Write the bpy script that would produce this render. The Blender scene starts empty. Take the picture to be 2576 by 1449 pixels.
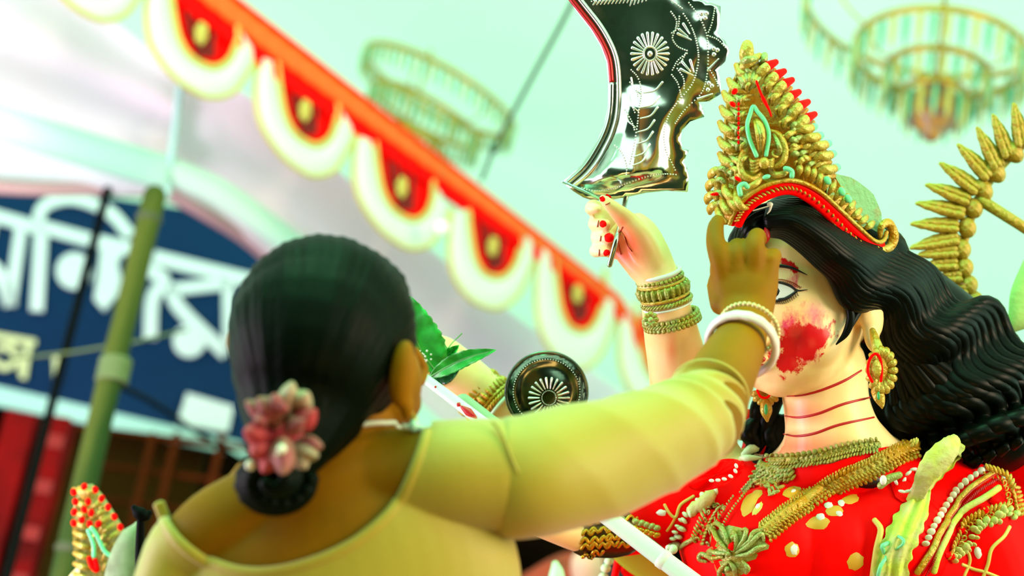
import bpy, bmesh, math, random
import numpy as np
from mathutils import Vector, Matrix, Euler
from mathutils.bvhtree import BVHTree

random.seed(7)
S = bpy.context.scene
COL = S.collection
# ------------------------------------------------------------ camera
W, H = 2576, 1449
LENS = 70.0
FP = W * LENS / 36.0
CAM = Vector((0, 0, 1.5))
PITCH, ROLL = math.radians(22), math.radians(10)
F = Vector((0, math.cos(PITCH), math.sin(PITCH)))
_r0 = Vector((1, 0, 0)); _u0 = Vector((0, -math.sin(PITCH), math.cos(PITCH)))
R = _r0 * math.cos(ROLL) + _u0 * math.sin(ROLL)
U = _u0 * math.cos(ROLL) - _r0 * math.sin(ROLL)
T = -F
cd_ = bpy.data.cameras.new('camera'); cam = bpy.data.objects.new('camera', cd_); COL.objects.link(cam)
m = Matrix((R, U, T)).transposed().to_4x4(); m.translation = CAM
cam.matrix_world = m
cd_.lens = LENS; cd_.sensor_width = 36; cd_.clip_end = 200
cd_.dof.use_dof = True; cd_.dof.focus_distance = 2.5; cd_.dof.aperture_fstop = 2.8
S.camera = cam
# ------------------------------------------------------------ light and exposure
S.view_settings.view_transform = 'Standard'; S.view_settings.look = 'None'
S.view_settings.exposure = 0.0; S.view_settings.gamma = 1.0; S.view_settings.use_curve_mapping = False
wd = bpy.data.worlds.new('world'); S.world = wd; wd.use_nodes = True
bg = wd.node_tree.nodes['Background']
bg.inputs[0].default_value = (0.61, 1.0, 0.73, 1); bg.inputs[1].default_value = 2.75

def area(name, loc, target, size, power, col):
    l = bpy.data.lights.new(name, 'AREA'); l.shape = 'RECTANGLE'; l.size, l.size_y = size
    l.energy = power; l.color = col
    o = bpy.data.objects.new(name, l); COL.objects.link(o)
    o.location = loc
    o.rotation_euler = (Vector(target) - Vector(loc)).to_track_quat('-Z', 'Y').to_euler()
    return o

def P(px, py, d):
    return CAM + F * d + R * ((px - W / 2) * d / FP) + U * ((H / 2 - py) * d / FP)

def pix(v):
    q = Vector(v) - CAM; d = q.dot(F)
    return (W / 2 + q.dot(R) / d * FP, H / 2 - q.dot(U) / d * FP, d)

def pix_np(a):
    q = a - np.array(CAM); d = q @ np.array(F)
    return W / 2 + (q @ np.array(R)) / d * FP, H / 2 - (q @ np.array(U)) / d * FP, d

area('overhead_green_fill', (-0.6, 1.2, 4.6), (0.1, 2.3, 2.0), (2.4, 2.0), 125, (0.22, 1.0, 0.42))  # added green fill lamp under the roof cloth
area('side_warm_fill', (3.4, 0.4, 3.2), (0.35, 2.5, 2.2), (1.6, 2.0), 160, (1.0, 0.72, 0.48))  # added warm fill lamp, brightens the statue from the right
area('low_warm_fill', (0.7, 0.3, 0.8), (0.1, 2.2, 2.1), (0.8, 0.8), 12, (1.0, 0.52, 0.16))  # added low fill lamp that warms the undersides
area('left_drape_fill', (-2.6, 2.6, 1.6), (0.5, 6.8, 4.0), (1.8, 1.8), 190, (1.0, 0.72, 0.95))  # added fill lamp aimed at the hanging drapes to brighten them

# ------------------------------------------------------------ materials
MATS = {}
def mat(name, base, rough=0.6, metal=0.0, var=None, vscale=20, vlo=0.4, vhi=0.65, bump=0.0, bscale=60, sheen=0, trans=0, spec=0.5, coat=0, stretch=None, detail=4):
    m = bpy.data.materials.new(name); m.use_nodes = True
    nt = m.node_tree; b = nt.nodes['Principled BSDF']
    b.inputs['Base Color'].default_value = (*base, 1)
    b.inputs['Roughness'].default_value = rough; b.inputs['Metallic'].default_value = metal
    b.inputs['Specular IOR Level'].default_value = spec
    if coat: b.inputs['Coat Weight'].default_value = coat; b.inputs['Coat Roughness'].default_value = 0.15
    if trans: b.inputs['Transmission Weight'].default_value = trans
    if sheen: b.inputs['Sheen Weight'].default_value = sheen
    tc = nt.nodes.new('ShaderNodeTexCoord'); src = tc.outputs['Object']
    if stretch:
        mp = nt.nodes.new('ShaderNodeMapping'); mp.inputs['Scale'].default_value = stretch
        nt.links.new(src, mp.inputs[0]); src = mp.outputs[0]
    if var:
        n = nt.nodes.new('ShaderNodeTexNoise'); n.inputs['Scale'].default_value = vscale; n.inputs['Detail'].default_value = detail
        nt.links.new(src, n.inputs['Vector'])
        r = nt.nodes.new('ShaderNodeValToRGB')
        e = r.color_ramp.elements; e[0].position = vlo; e[0].color = (*base, 1); e[1].position = vhi; e[1].color = (*var, 1)
        nt.links.new(n.outputs[0], r.inputs[0]); nt.links.new(r.outputs[0], b.inputs['Base Color'])
    if bump:
        n2 = nt.nodes.new('ShaderNodeTexNoise'); n2.inputs['Scale'].default_value = bscale; n2.inputs['Detail'].default_value = 3
        nt.links.new(src, n2.inputs['Vector'])
        bp = nt.nodes.new('ShaderNodeBump'); bp.inputs['Strength'].default_value = bump; bp.inputs['Distance'].default_value = 0.004
        nt.links.new(n2.outputs[0], bp.inputs['Height']); nt.links.new(bp.outputs[0], b.inputs['Normal'])
    MATS[name] = m
    return m

def cloth_mat(name, base, tr=0.5, var=None, vscale=2, stretch=None):
    m = bpy.data.materials.new(name); m.use_nodes = True; nt = m.node_tree
    nt.nodes.remove(nt.nodes['Principled BSDF']); out = nt.nodes['Material Output']
    d = nt.nodes.new('ShaderNodeBsdfDiffuse'); t = nt.nodes.new('ShaderNodeBsdfTranslucent'); mx = nt.nodes.new('ShaderNodeMixShader')
    mx.inputs[0].default_value = tr
    for s in (d, t): s.inputs['Color'].default_value = (*base, 1)
    if var:
        tc = nt.nodes.new('ShaderNodeTexCoord'); src = tc.outputs['Object']
        if stretch:
            mp = nt.nodes.new('ShaderNodeMapping'); mp.inputs['Scale'].default_value = stretch
            nt.links.new(src, mp.inputs[0]); src = mp.outputs[0]
        n = nt.nodes.new('ShaderNodeTexNoise'); n.inputs['Scale'].default_value = vscale; nt.links.new(src, n.inputs['Vector'])
        r = nt.nodes.new('ShaderNodeValToRGB'); e = r.color_ramp.elements
        e[0].position = 0.38; e[0].color = (*base, 1); e[1].position = 0.62; e[1].color = (*var, 1)
        nt.links.new(n.outputs[0], r.inputs[0])
        for s in (d, t): nt.links.new(r.outputs[0], s.inputs['Color'])
    nt.links.new(d.outputs[0], mx.inputs[1]); nt.links.new(t.outputs[0], mx.inputs[2]); nt.links.new(mx.outputs[0], out.inputs[0])
    return m

# ------------------------------------------------------------ mesh building
def catmull(pts, k=6):
    pts = [np.array(p, float) for p in pts]
    if len(pts) < 3 or k < 2:
        if len(pts) == 2 and k > 1:
            return [pts[0] + (pts[1] - pts[0]) * i / k for i in range(k + 1)]
        return pts
    q = [2 * pts[0] - pts[1]] + pts + [2 * pts[-1] - pts[-2]]
    out = []
    for i in range(1, len(q) - 2):
        a, b, c, d = q[i - 1:i + 3]
        for j in range(k):
            t = j / k
            out.append(0.5 * (2 * b + (c - a) * t + (2 * a - 5 * b + 4 * c - d) * t * t + (3 * b - a - 3 * c + d) * t ** 3))
    out.append(pts[-1])
    return out

class MB:
    def __init__(s): s.v = []; s.f = []; s.mi = []
    def add(s, vs, fs, mi=0):
        o = len(s.v); s.v.extend([tuple(v) for v in vs]); s.f.extend([tuple(i + o for i in f) for f in fs])
        s.mi.extend(mi if isinstance(mi, list) else [mi] * len(fs)); return s
    def tube(s, pts, rad, n=10, cap=True, ref=None, mi=0, closed=False, wob=None, tipmat=None):
        """pts: points; rad: per point radius or (side, toward camera) radii"""
        pts = [Vector(p) for p in pts]; N = len(pts)
        if not isinstance(rad, (list, tuple)) : rad = [rad] * N
        elif len(rad) == 2 and N != 2 and not isinstance(rad[0], (list, tuple)): rad = [tuple(rad)] * N
        rr = [(r if isinstance(r, (tuple, list, np.ndarray)) else (r, r)) for r in rad]
        ref = Vector(ref) if ref is not None else T
        rings = []
        tans = []
        for i in range(N):
            if closed: t = pts[(i + 1) % N] - pts[i - 1]
            else: t = pts[min(i + 1, N - 1)] - pts[max(i - 1, 0)]
            tans.append(t.normalized() if t.length > 1e-9 else Vector((0, 0, 1)))
        prev = None; frames = []
        for i in range(N):
            t = tans[i]
            if prev is None:
                a = t.cross(ref)
                if a.length < 0.05: a = t.cross(U)
                a.normalize()
            else:
                a = prev - t * prev.dot(t)
                a2 = t.cross(ref)
                if a2.length > 0.4:
                    a2.normalize()
                    if a2.dot(a) < 0 and i: a2 = a2
                    a = a2 if a2.dot(prev) > 0.3 else a
                a.normalize()
            prev = a; frames.append((a, a.cross(t).normalized()))
        def ring(c, fr, ra, rb, i):
            out = []
            for k in range(n):
                th = 2 * math.pi * k / n; w = wob(i / max(N - 1, 1), th) if wob else 1.0
                out.append(c + fr[0] * (math.cos(th) * ra * w) + fr[1] * (math.sin(th) * rb * w))
            return out
        seq = []
        if cap and not closed:
            for g in (75, 45, 20):
                g = math.radians(g); c, (ra, rb) = pts[0], rr[0]; m_ = min(ra, rb)
                seq.append((c - tans[0] * m_ * math.sin(g), frames[0], ra * math.cos(g), rb * math.cos(g), 0))
        for i in range(N): seq.append((pts[i], frames[i], rr[i][0], rr[i][1], i))
        if cap and not closed:
            for g in (20, 45, 75):
                g = math.radians(g); c, (ra, rb) = pts[-1], rr[-1]; m_ = min(ra, rb)
                seq.append((c + tans[-1] * m_ * math.sin(g), frames[-1], ra * math.cos(g), rb * math.cos(g), N - 1))
        vs = []; fs = []; mis = []
        for q in seq: vs.extend(ring(*q))
        M = len(seq)
        for i in range(M if closed else M - 1):
            for k in range(n):
                a = i * n + k; b = i * n + (k + 1) % n; c = ((i + 1) % M) * n + (k + 1) % n; d = ((i + 1) % M) * n + k
                fs.append((a, b, c, d)); mis.append(mi if tipmat is None or i / M < tipmat[0] else tipmat[1])
        if not closed:
            fs.append(tuple(range(n - 1, -1, -1))); mis.append(mi)
            fs.append(tuple((M - 1) * n + k for k in range(n))); mis.append(mi if tipmat is None else tipmat[1])
        return s.add(vs, fs, mis)
    def ptube(s, cps, k=5, **kw):
        """cps: (px,py,d,rpx[,depth_radius_px])"""
        cp = catmull([list(c) + [c[3]] * (5 - len(c)) for c in cps], k)
        return s.tube([P(c[0], c[1], c[2]) for c in cp], [(max(c[3], .3) * c[2] / FP, max(c[4], .3) * c[2] / FP) for c in cp], **kw)
    def ball(s, c, r, axes=None, n=10, m_=6, mi=0):
        r = r if isinstance(r, (tuple, list)) else (r, r, r)
        ax = axes or (R, U, T); c = Vector(c); vs = []; fs = []
        for i in range(1, m_):
            ph = math.pi * i / m_
            for k in range(n):
                th = 2 * math.pi * k / n
                vs.append(c + ax[0] * (r[0] * math.sin(ph) * math.cos(th)) + ax[1] * (r[1] * math.cos(ph)) + ax[2] * (r[2] * math.sin(ph) * math.sin(th)))
        top = len(vs); vs.append(c + ax[1] * r[1]); bot = len(vs); vs.append(c - ax[1] * r[1])
        for i in range(m_ - 2):
            for k in range(n):
                a = i * n + k; b = i * n + (k + 1) % n
                fs.append((a, b, b + n, a + n))
        for k in range(n):
            fs.append((top, (k + 1) % n, k)); a = (m_ - 2) * n
            fs.append((bot, a + k, a + (k + 1) % n))
        return s.add(vs, fs, mi)
    def pball(s, px, py, d, rx, ry=None, rz=None, rot=0, **kw):
        ry = rx if ry is None else ry; rz = min(rx, ry) if rz is None else rz; k = d / FP
        c, q = math.cos(rot), math.sin(rot)
        return s.ball(P(px, py, d), (rx * k, ry * k, rz * k), axes=(R * c - U * q, U * c + R * q, T), **kw)
    def plate(s, front, thick, nrm, mi=0):
        """closed outline of 3D points, extruded by thick along -nrm"""
        from mathutils.geometry import tessellate_polygon
        front = [Vector(p) for p in front]; back = [p - Vector(nrm) * thick for p in front]; n = len(front)
        tri = tessellate_polygon([front]); fs = []
        for t in tri:
            a, b, c = t
            nn = (front[b] - front[a]).cross(front[c] - front[a])
            if nn.dot(Vector(nrm)) < 0: a, c = c, a
            fs.append((a, b, c)); fs.append((c + n, b + n, a + n))
        for i in range(n): fs.append((i, (i + 1) % n, (i + 1) % n + n, i + n))
        return s.add(front + back, fs, mi)
    def box(s, c, hx, hy, hz, mi=0):
        """centre and three half-axis vectors"""
        c, hx, hy, hz = map(Vector, (c, hx, hy, hz))
        vs = [c + hx * a + hy * b + hz * e for a in (-1, 1) for b in (-1, 1) for e in (-1, 1)]
        return s.add(vs, [(0, 1, 3, 2), (4, 6, 7, 5), (0, 4, 5, 1), (2, 3, 7, 6), (0, 2, 6, 4), (1, 5, 7, 3)], mi)
    def grid(s, fn, nu, nv, thick=None, mi=0):
        """fn(u,v)->point; optional thickness vector makes it solid"""
        vs = [Vector(fn(i / nu, j / nv)) for i in range(nu + 1) for j in range(nv + 1)]
        w = nv + 1; fs = [(i * w + j, (i + 1) * w + j, (i + 1) * w + j + 1, i * w + j + 1) for i in range(nu) for j in range(nv)]
        if thick is not None:
            n = len(vs); tv = Vector(thick); vs += [v + tv for v in vs]
            fs2 = [tuple(reversed([k + n for k in f])) for f in fs]
            edge = [i * w for i in range(nu + 1)] + [nu * w + j for j in range(1, nv + 1)] + [i * w + nv for i in range(nu - 1, -1, -1)] + [j for j in range(nv - 1, 0, -1)]
            fs += fs2 + [(edge[q], edge[(q + 1) % len(edge)], edge[(q + 1) % len(edge)] + n, edge[q] + n) for q in range(len(edge))]
        return s.add(vs, fs, mi)
    def mesh(s, name, mats, smooth=True):
        me = bpy.data.meshes.new(name); me.from_pydata([tuple(v) for v in s.v], [], s.f)
        for m_ in (mats if isinstance(mats, (list, tuple)) else [mats]): me.materials.append(m_)
        me.polygons.foreach_set('material_index', s.mi); me.polygons.foreach_set('use_smooth', [smooth] * len(s.f)); me.update()
        bm = bmesh.new(); bm.from_mesh(me); bmesh.ops.recalc_face_normals(bm, faces=bm.faces); bm.to_mesh(me); bm.free()
        return me
    def build(s, name, mats, parent=None, smooth=True, kind=None, label=None):
        return put(s.mesh(name, mats, smooth), name, parent, kind, label)

def put(me, name, parent=None, kind=None, label=None, center=True):
    o = bpy.data.objects.new(name, me); COL.objects.link(o)
    if center and len(me.vertices):
        a = np.empty(len(me.vertices) * 3, np.float32); me.vertices.foreach_get('co', a); a = a.reshape(-1, 3)
        c = (a.min(0) + a.max(0)) / 2; a -= c; me.vertices.foreach_set('co', a.ravel()); me.update(); o.location = Vector([float(q) for q in c])
    if parent is not None: adopt(o, parent)
    if kind: o['kind'] = kind
    if label: o['label'] = label
    return o

WM = {}
def adopt(o, parent):
    o.parent = parent
    o.matrix_parent_inverse = world_of(parent).inverted()
def world_of(o):
    m_ = Matrix.LocRotScale(o.location, o.rotation_euler, o.scale)
    if o.parent is not None: m_ = world_of(o.parent) @ o.matrix_parent_inverse @ m_
    return m_

def tag(o, label, cat, group=None):
    o['label'] = label; o['category'] = cat
    if group: o['group'] = group
    return o
def thing(name, label, cat, loc=(0, 0, 0), group=None):
    o = bpy.data.objects.new(name, None); COL.objects.link(o); o.location = loc; o.empty_display_size = .05
    return tag(o, label, cat, group)

def remesh(mb, voxel, smooth=3):
    me = mb.mesh('tmp', MATS.get('x') or mat('x', (1, 1, 1))); o = bpy.data.objects.new('tmp', me); COL.objects.link(o)
    r = o.modifiers.new('r', 'REMESH'); r.mode = 'VOXEL'; r.voxel_size = voxel; r.use_smooth_shade = True
    if smooth:
        q = o.modifiers.new('s', 'SMOOTH'); q.iterations = smooth; q.factor = 0.5
    dg = bpy.context.evaluated_depsgraph_get(); dg.update()
    nm = bpy.data.meshes.new_from_object(o.evaluated_get(dg)); bpy.data.objects.remove(o)
    nm.polygons.foreach_set('use_smooth', [True] * len(nm.polygons))
    return nm
def coords(me):
    a = np.empty(len(me.vertices) * 3); me.vertices.foreach_get('co', a); return a.reshape(-1, 3)
def normals(me):
    a = np.empty(len(me.vertices) * 3); me.vertices.foreach_get('normal', a); return a.reshape(-1, 3)
def bvh_of(me):
    me.calc_loop_triangles(); a = coords(me); n = len(me.loop_triangles); t = np.empty(n * 3, np.int32); me.loop_triangles.foreach_get('vertices', t)
    return BVHTree.FromPolygons([Vector(v) for v in a], [tuple(int(q) for q in r_) for r_ in t.reshape(-1, 3)])
def shot(bvh, px, py, off=0.001, dflt=2.55):
    d = (P(px, py, 1) - CAM).normalized(); h = bvh.ray_cast(CAM, d, 6)
    if h[0] is None: return P(px, py, dflt), T.copy()
    n = h[1] if h[1].dot(d) < 0 else -h[1]
    return h[0] + n * off, n

def sdf_poly(x, y, poly):
    """signed distance in pixels, positive inside"""
    poly = np.array(poly, float); d = np.full(x.shape, 1e18); ins = np.zeros(x.shape, bool)
    for i in range(len(poly)):
        a = poly[i]; b = poly[(i + 1) % len(poly)]; e = b - a; wx = x - a[0]; wy = y - a[1]
        t = np.clip((wx * e[0] + wy * e[1]) / (e @ e + 1e-9), 0, 1)
        d = np.minimum(d, (wx - e[0] * t) ** 2 + (wy - e[1] * t) ** 2)
        c = ((a[1] <= y) != (b[1] <= y)) & (x < (b[0] - a[0]) * (y - a[1]) / (b[1] - a[1] + 1e-12) + a[0]); ins ^= c
    d = np.sqrt(d); return np.where(ins, d, -d)
def attr(me, name, vals):
    a = me.attributes.new(name, 'FLOAT', 'POINT'); a.data.foreach_set('value', np.asarray(vals, np.float32))

def daub(bvh, px, py, rx, ry, rot, m_, name, parent, n=16, off=0.0012, jag=0.12, mb=None):
    own = mb is None; mb = mb or MB(); c = shot(bvh, px, py, off)[0]; vs = [c]; c_, s_ = math.cos(rot), math.sin(rot)
    for rr in (.55, 1.0):
        for k in range(n):
            th = 2 * math.pi * k / n; q = rr * (1 + random.uniform(-jag, jag)); x, y = rx * q * math.cos(th), ry * q * math.sin(th)
            p, nn = shot(bvh, px + x * c_ - y * s_, py + x * s_ + y * c_, off if rr < 1 else off * .2)
            if (p - c).length > 3.5 * max(rx, ry) * 2.6 / FP: p = c
            vs.append(p)
    fs = [(0, 1 + k, 1 + (k + 1) % n) for k in range(n)] + [(1 + k, 1 + n + k, 1 + n + (k + 1) % n, 1 + (k + 1) % n) for k in range(n)]
    mb.add(vs, fs)
    return mb.build(name, m_, parent) if own else mb
def stroke(bvh, pts, wid, m_, name, parent, step=6, off=0.0015, mb=None):
    """raised paint or trim line following the surface; wid in px (scalar or list)"""
    own = mb is None; mb = mb or MB()
    w = wid if isinstance(wid, (list, tuple)) else [wid] * len(pts)
    cp = catmull([(p[0], p[1], w[i]) for i, p in enumerate(pts)], step)
    q = []
    for c in cp:
        p, nn = shot(bvh, c[0], c[1], off * .3); q.append((p, c[2]))
    mb.tube([a[0] for a in q], [(max(a[1], .4) * .5 * 2.5 / FP, off) for a in q], n=8)
    return mb.build(name, m_, parent) if own else mb

def plane_pt(px, py, p0, nrm):
    d = P(px, py, 1) - CAM; p0 = Vector(p0); nrm = Vector(nrm)
    return CAM + d * ((p0 - CAM).dot(nrm) / d.dot(nrm))
# ============================================================ the setting
M_roof = cloth_mat('roof_cloth', (0.84, 0.97, 0.90), 0.55)
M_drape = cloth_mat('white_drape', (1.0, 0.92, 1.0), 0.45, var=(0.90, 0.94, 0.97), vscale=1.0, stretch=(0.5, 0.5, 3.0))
M_hem = cloth_mat('pink_hem', (0.60, 0.42, 0.42), 0.2)
M_dark = mat('dark_wall', (0.0015, 0.001, 0.0004), 0.95, spec=.02, var=(0.009, 0.004, 0.0006), vscale=1.4)
M_floor = mat('earth', (0.05, 0.04, 0.02), 0.95, var=(0.03, 0.035, 0.015), vscale=2)
M_wood = mat('stage_wood', (0.22, 0.12, 0.05), 0.8, var=(0.15, 0.08, 0.03), vscale=8, stretch=(1, 12, 1))
M_black = mat('black_iron', (0.0008, 0.0015, 0.001), 0.7, spec=.06)
M_banner = mat('blue_banner', (0.001, 0.028, 0.085), 0.6, spec=.1, var=(0.0006, 0.02, 0.07), vscale=1.2)
M_letter = mat('white_letter', (0.62, 0.78, 0.76), 0.6)
M_letter2 = mat('yellow_letter', (0.62, 0.70, 0.36), 0.6)
M_teal = mat('teal_white', (0.36, 0.66, 0.60), 0.6)
M_bamboo = mat('bamboo', (0.018, 0.045, 0.006), 0.65, spec=.12, var=(0.10, 0.11, 0.014), vscale=9, stretch=(1, 1, .15), vlo=.42, vhi=.7)
M_node = mat('bamboo_node', (0.05, 0.06, 0.02), 0.7)
M_rope = mat('rope', (0.12, 0.17, 0.06), 0.9)
M_redmetal = mat('red_painted_iron', (0.26, 0.0004, 0.0008), 0.6, spec=.06, var=(0.05, 0.0004, 0.0004), vscale=3)
M_rust = mat('rust_rail', (0.07, 0.012, 0.001), 0.8, spec=.05)
M_red = mat('red_paint', (1.0, 0.0008, 0.0004), 0.5, spec=.05)
M_orange = mat('orange_cloth', (0.92, 0.12, 0.0), 0.6)
M_darkred = mat('dark_red_cloth', (0.22, 0.004, 0.002), 0.8)
M_gold = mat('gold_paint', (0.52, 0.25, 0.003), 0.34, metal=0.22, var=(0.48, 0.40, 0.06), vscale=24, vlo=.44, vhi=.66, bump=.9, bscale=140)
M_goldy = mat('yellow_gold_trim', (0.62, 0.52, 0.10), 0.5, metal=0.1)
M_cream = mat('cream_cloth', (0.74, 0.80, 0.74), 0.7)
M_brass = mat('brass', (0.50, 0.33, 0.04), 0.35, metal=0.6)
M_crystal = mat('crystal_green', (0.10, 0.46, 0.26), 0.1, spec=.8)
M_crystaly = mat('crystal_amber', (0.55, 0.50, 0.12), 0.1, spec=.8)

def struct(o): o['kind'] = 'structure'; return o
struct(MB().box((0, 5, -0.05), (14, 0, 0), (0, 13, 0), (0, 0, .05)).build('floor', M_floor, smooth=False))
# canopy: overhead, then coming down far behind
prof = [(-3.0, 5.25), (0, 5.35), (3, 5.3), (6, 5.2), (9, 5.0), (12, 4.7), (14, 4.1), (15.0, 3.0), (15.3, 1.5), (15.4, 0.02)]
pc = catmull(prof, 6)
def roof_fn(u, v):
    x = -9 + 18 * v; t = u * (len(pc) - 1); i = min(int(t), len(pc) - 2); q = pc[i] * (1 - (t - i)) + pc[i + 1] * (t - i)
    return (x, q[0], q[1] + 0.05 * math.cos(x * 2.1) * (1 - u) + 0.02 * math.sin(x * 5))
struct(MB().grid(roof_fn, 60, 80, thick=(0, 0.004, 0.01)).build('ceiling', M_roof))

# unseen dark wall added behind camera for tin reflections, dark building on the left
struct(MB().box((0, -4.0, 1.6), (7, 0, 0), (0, .08, 0), (0, 0, 1.6)).build('wall_dark_reflect', mat('reflect_dark', (0.02, 0.05, 0.02), .9, var=(0.008, 0.02, 0.01), vscale=2), smooth=False))
st = struct(MB().box((0.35, 2.65, 0.30), (2.3, 0, 0), (0, 1.3, 0), (0, 0, .30)).build('floor_stage', M_wood, smooth=False))

# vertical plane helper for the banner side
BN = Vector((0.10, -1, 0)).normalized(); B0 = Vector((0, 6.6, 0))
def bp(px, py, off=0.0): return plane_pt(px, py, B0 + BN * off, BN)
# dark building wall behind banner
wl = MB(); c0 = bp(-700, 480, -1.2); c1 = bp(2000, 1000, -1.2)
struct(MB().box((c0.x * .5 + c1.x * .5, 7.9, 1.95), (3.1, 0.3, 0), (0, .05, 0), (0, 0, 1.85)).build('wall_left', M_dark, smooth=False))

# banner
ban = thing('temple_banner', 'blue cloth signboard with large white Bengali lettering hung behind the bamboo pole', 'banner', bp(200, 800))
MB().plate([bp(*q) for q in [(-260, 400), (100, 470), (700, 560), (860, 1220), (590, 1128), (-260, 915)]], .03, BN).build('board', M_banner, ban, smooth=False)
MB().plate([bp(q[0], q[1], .012) for q in [(-260, 905), (0, 972), (590, 1108), (860, 1190), (860, 1225), (590, 1142), (0, 1020), (-260, 960)]], .02, BN).build('border', M_teal, ban, smooth=False)
MB().plate([bp(q[0], q[1], .03) for q in [(470, 988), (588, 1022), (574, 1086), (446, 1064)]], .014, BN).build('patch', M_letter, ban, smooth=False, label='blank white rectangle on the blue board')
def letter(name, strokes, m_, polys=()):
    b = MB()
    for s_ in strokes:
        pts, w = s_; cp = catmull(pts, 5 if len(pts) > 2 else 1); L = []; Rr = []
        for i, c in enumerate(cp):
            t = np.array(cp[min(i + 1, len(cp) - 1)]) - np.array(cp[max(i - 1, 0)]); t = t / (np.linalg.norm(t) + 1e-9)
            nx, ny = -t[1] * w / 2, t[0] * w / 2
            L.append(bp(c[0] + nx, c[1] + ny, .02)); Rr.append(bp(c[0] - nx, c[1] - ny, .02))
        b.plate(L + Rr[::-1], .012, BN)
    for po in polys: b.plate([bp(q[0], q[1], .021) for q in po], .012, BN)
    return b.build(name, m_, ban, smooth=False)
def disc_px(x, y, r, n=20): return [(x + r * math.cos(2 * math.pi * k / n), y + r * math.sin(2 * math.pi * k / n)) for k in range(n)]
letter('letter', [([(-240, 478), (90, 571)], 32), ([(52, 575), (24, 768)], 30), ([(-60, 640), (0, 690), (27, 768)], 34), ([(-20, 560), (-50, 700)], 26)], M_letter)
letter('letter', [([(90, 566), (245, 608)], 32), ([(104, 580), (92, 782)], 34), ([(92, 562), (112, 517), (172, 498), (235, 512), (284, 540), (328, 592)], 30)], M_letter)
letter('letter', [([(245, 606), (345, 628)], 32)], M_letter, [disc_px(187, 681, 46), [(255, 605), (322, 622), (296, 660), (305, 700), (296, 740), (262, 782), (236, 752), (246, 690)]])
letter('letter', [([(372, 676), (412, 705), (384, 752), (378, 852)], 34)], M_letter)
letter('letter', [([(386, 646), (700, 722)], 34), ([(430, 728), (575, 712)], 30), ([(430, 728), (455, 778), (570, 890)], 34), ([(574, 712), (576, 888)], 30)], M_letter, [disc_px(476, 857, 41)])
letter('letter', [([(-60, 836), (90, 862)], 16), ([(72, 862), (58, 952)], 16), ([(-10, 872), (30, 880), (40, 905), (10, 925), (-15, 905)], 15), ([(22, 860), (50, 900), (52, 940)], 13)], M_letter2)
letter('letter', [([(141, 898), (145, 960)], 17)], M_letter2)

# bamboo pole (world vertical) and thin iron pole
def vpole(name, px, py, d, r, m_, label, cat, py2=None, lean=(0, 0)):
    top = P(px, py, d); t = thing(name, label, cat, (top.x + lean[0], top.y + lean[1], 0)); foot = Vector((top.x + lean[0], top.y + lean[1], 0))
    return t, top, foot
tb, top, foot = vpole('bamboo_pole', 384, 492, 4.9, .03, M_bamboo, 'thick green bamboo pole standing in front of the blue banner', 'pole', lean=(0.10, 0))
up = (top - foot).normalized(); L_ = (top - foot).length
b = MB(); cps = []
for i in range(60):
    t_ = i / 59; z = L_ * t_; ph = (z % .42) / .42; r_ = (0.038 - 0.010 * t_) * (1 + 0.05 * (abs(ph - .5) * 2) ** 6)
    cps.append((foot + up * z + Vector((0.01 * math.sin(z * 2), 0, 0)), r_))
b.tube([c[0] for c in cps], [c[1] for c in cps], n=20).build('culm', M_bamboo, tb)
z = .40
while z < L_:
    c = foot + up * z + Vector((0.01 * math.sin(z * 2), 0, 0)); r_ = (0.039 - 0.010 * z / L_)
    b = MB(); b.tube([c + up * h for h in (-.008, -.003, .003, .008)], [r_, r_ + .004, r_ + .004, r_], n=18); b.build('node', M_node, tb); z += .42
c = foot + up * (L_ * .80)
kp = None
best = min(range(200), key=lambda i: abs(pix(foot + up * (L_ * i / 199))[1] - 938)); c = foot + up * (L_ * best / 199)
b = MB()
for j in range(5):
    q = c + up * (.012 * (j - 2)); b.tube([q + Vector((math.cos(a), math.sin(a), .1 * math.cos(a))) * .033 for a in np.linspace(0, 2 * math.pi, 17)[:-1]], .007, n=6, closed=True, ref=up)
b.build('rope_binding', M_rope, tb)
ti, top, foot = vpole('iron_pole', 272, 470, 5.6, .015, M_black, 'thin black iron pole just left of the bamboo pole', 'pole', lean=(0.02, 0))
MB().tube([foot, top], .013, n=12).build('tube', M_black, ti)
MB().tube([foot, foot + Vector((0, 0, .02))], .07, n=14).build('base_plate', M_black, ti)
b = MB(); b.tube([P(*q) for q in [(20, 905, 5.4), (190, 885, 5.3), (330, 862, 5.2), (470, 830, 5.5)]], .004, n=6)
tag(b.build('signboard_wire', M_rope), 'thin pale wire strung across the blue banner', 'wire')
b = MB(); b.tube([Vector(c) for c in catmull([tuple(P(*q)) for q in [(255, 950, 5.0), (380, 1010, 5.6), (500, 1090, 6.0), (640, 1180, 6.2)]], 5)], .008, n=6)
tag(b.build('dark_cable', M_black), 'sagging dark cable running down from the rope binding on the bamboo', 'cable')

# red iron posts lower left
for j, (px, w_, lab) in enumerate([(62, .045, 'wide bright red painted iron post furthest left below the banner'), (156, .034, 'red painted iron post with rungs between the outer red post and the bamboo')]):
    tp = P(px, 1060 if j else 1050, 5.9); t = thing('red_post', lab, 'post', (tp.x, tp.y, 0))
    MB().box((tp.x, tp.y, tp.z / 2), (w_, 0, 0), (0, .05, 0), (0, 0, tp.z / 2)).build('post', M_redmetal, t, smooth=False)
    MB().box((tp.x, tp.y, .015), (w_ + .008, 0, 0), (0, .09, 0), (0, 0, .015)).build('foot_plate', M_redmetal, t, smooth=False)
    if j:
        for q in range(16): MB().box((tp.x + .005, tp.y - .055, tp.z - .08 - q * .14), (w_ * .8, 0, 0), (0, .008, 0), (0, 0, .02)).build('rung', M_darkred, t, smooth=False)
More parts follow.
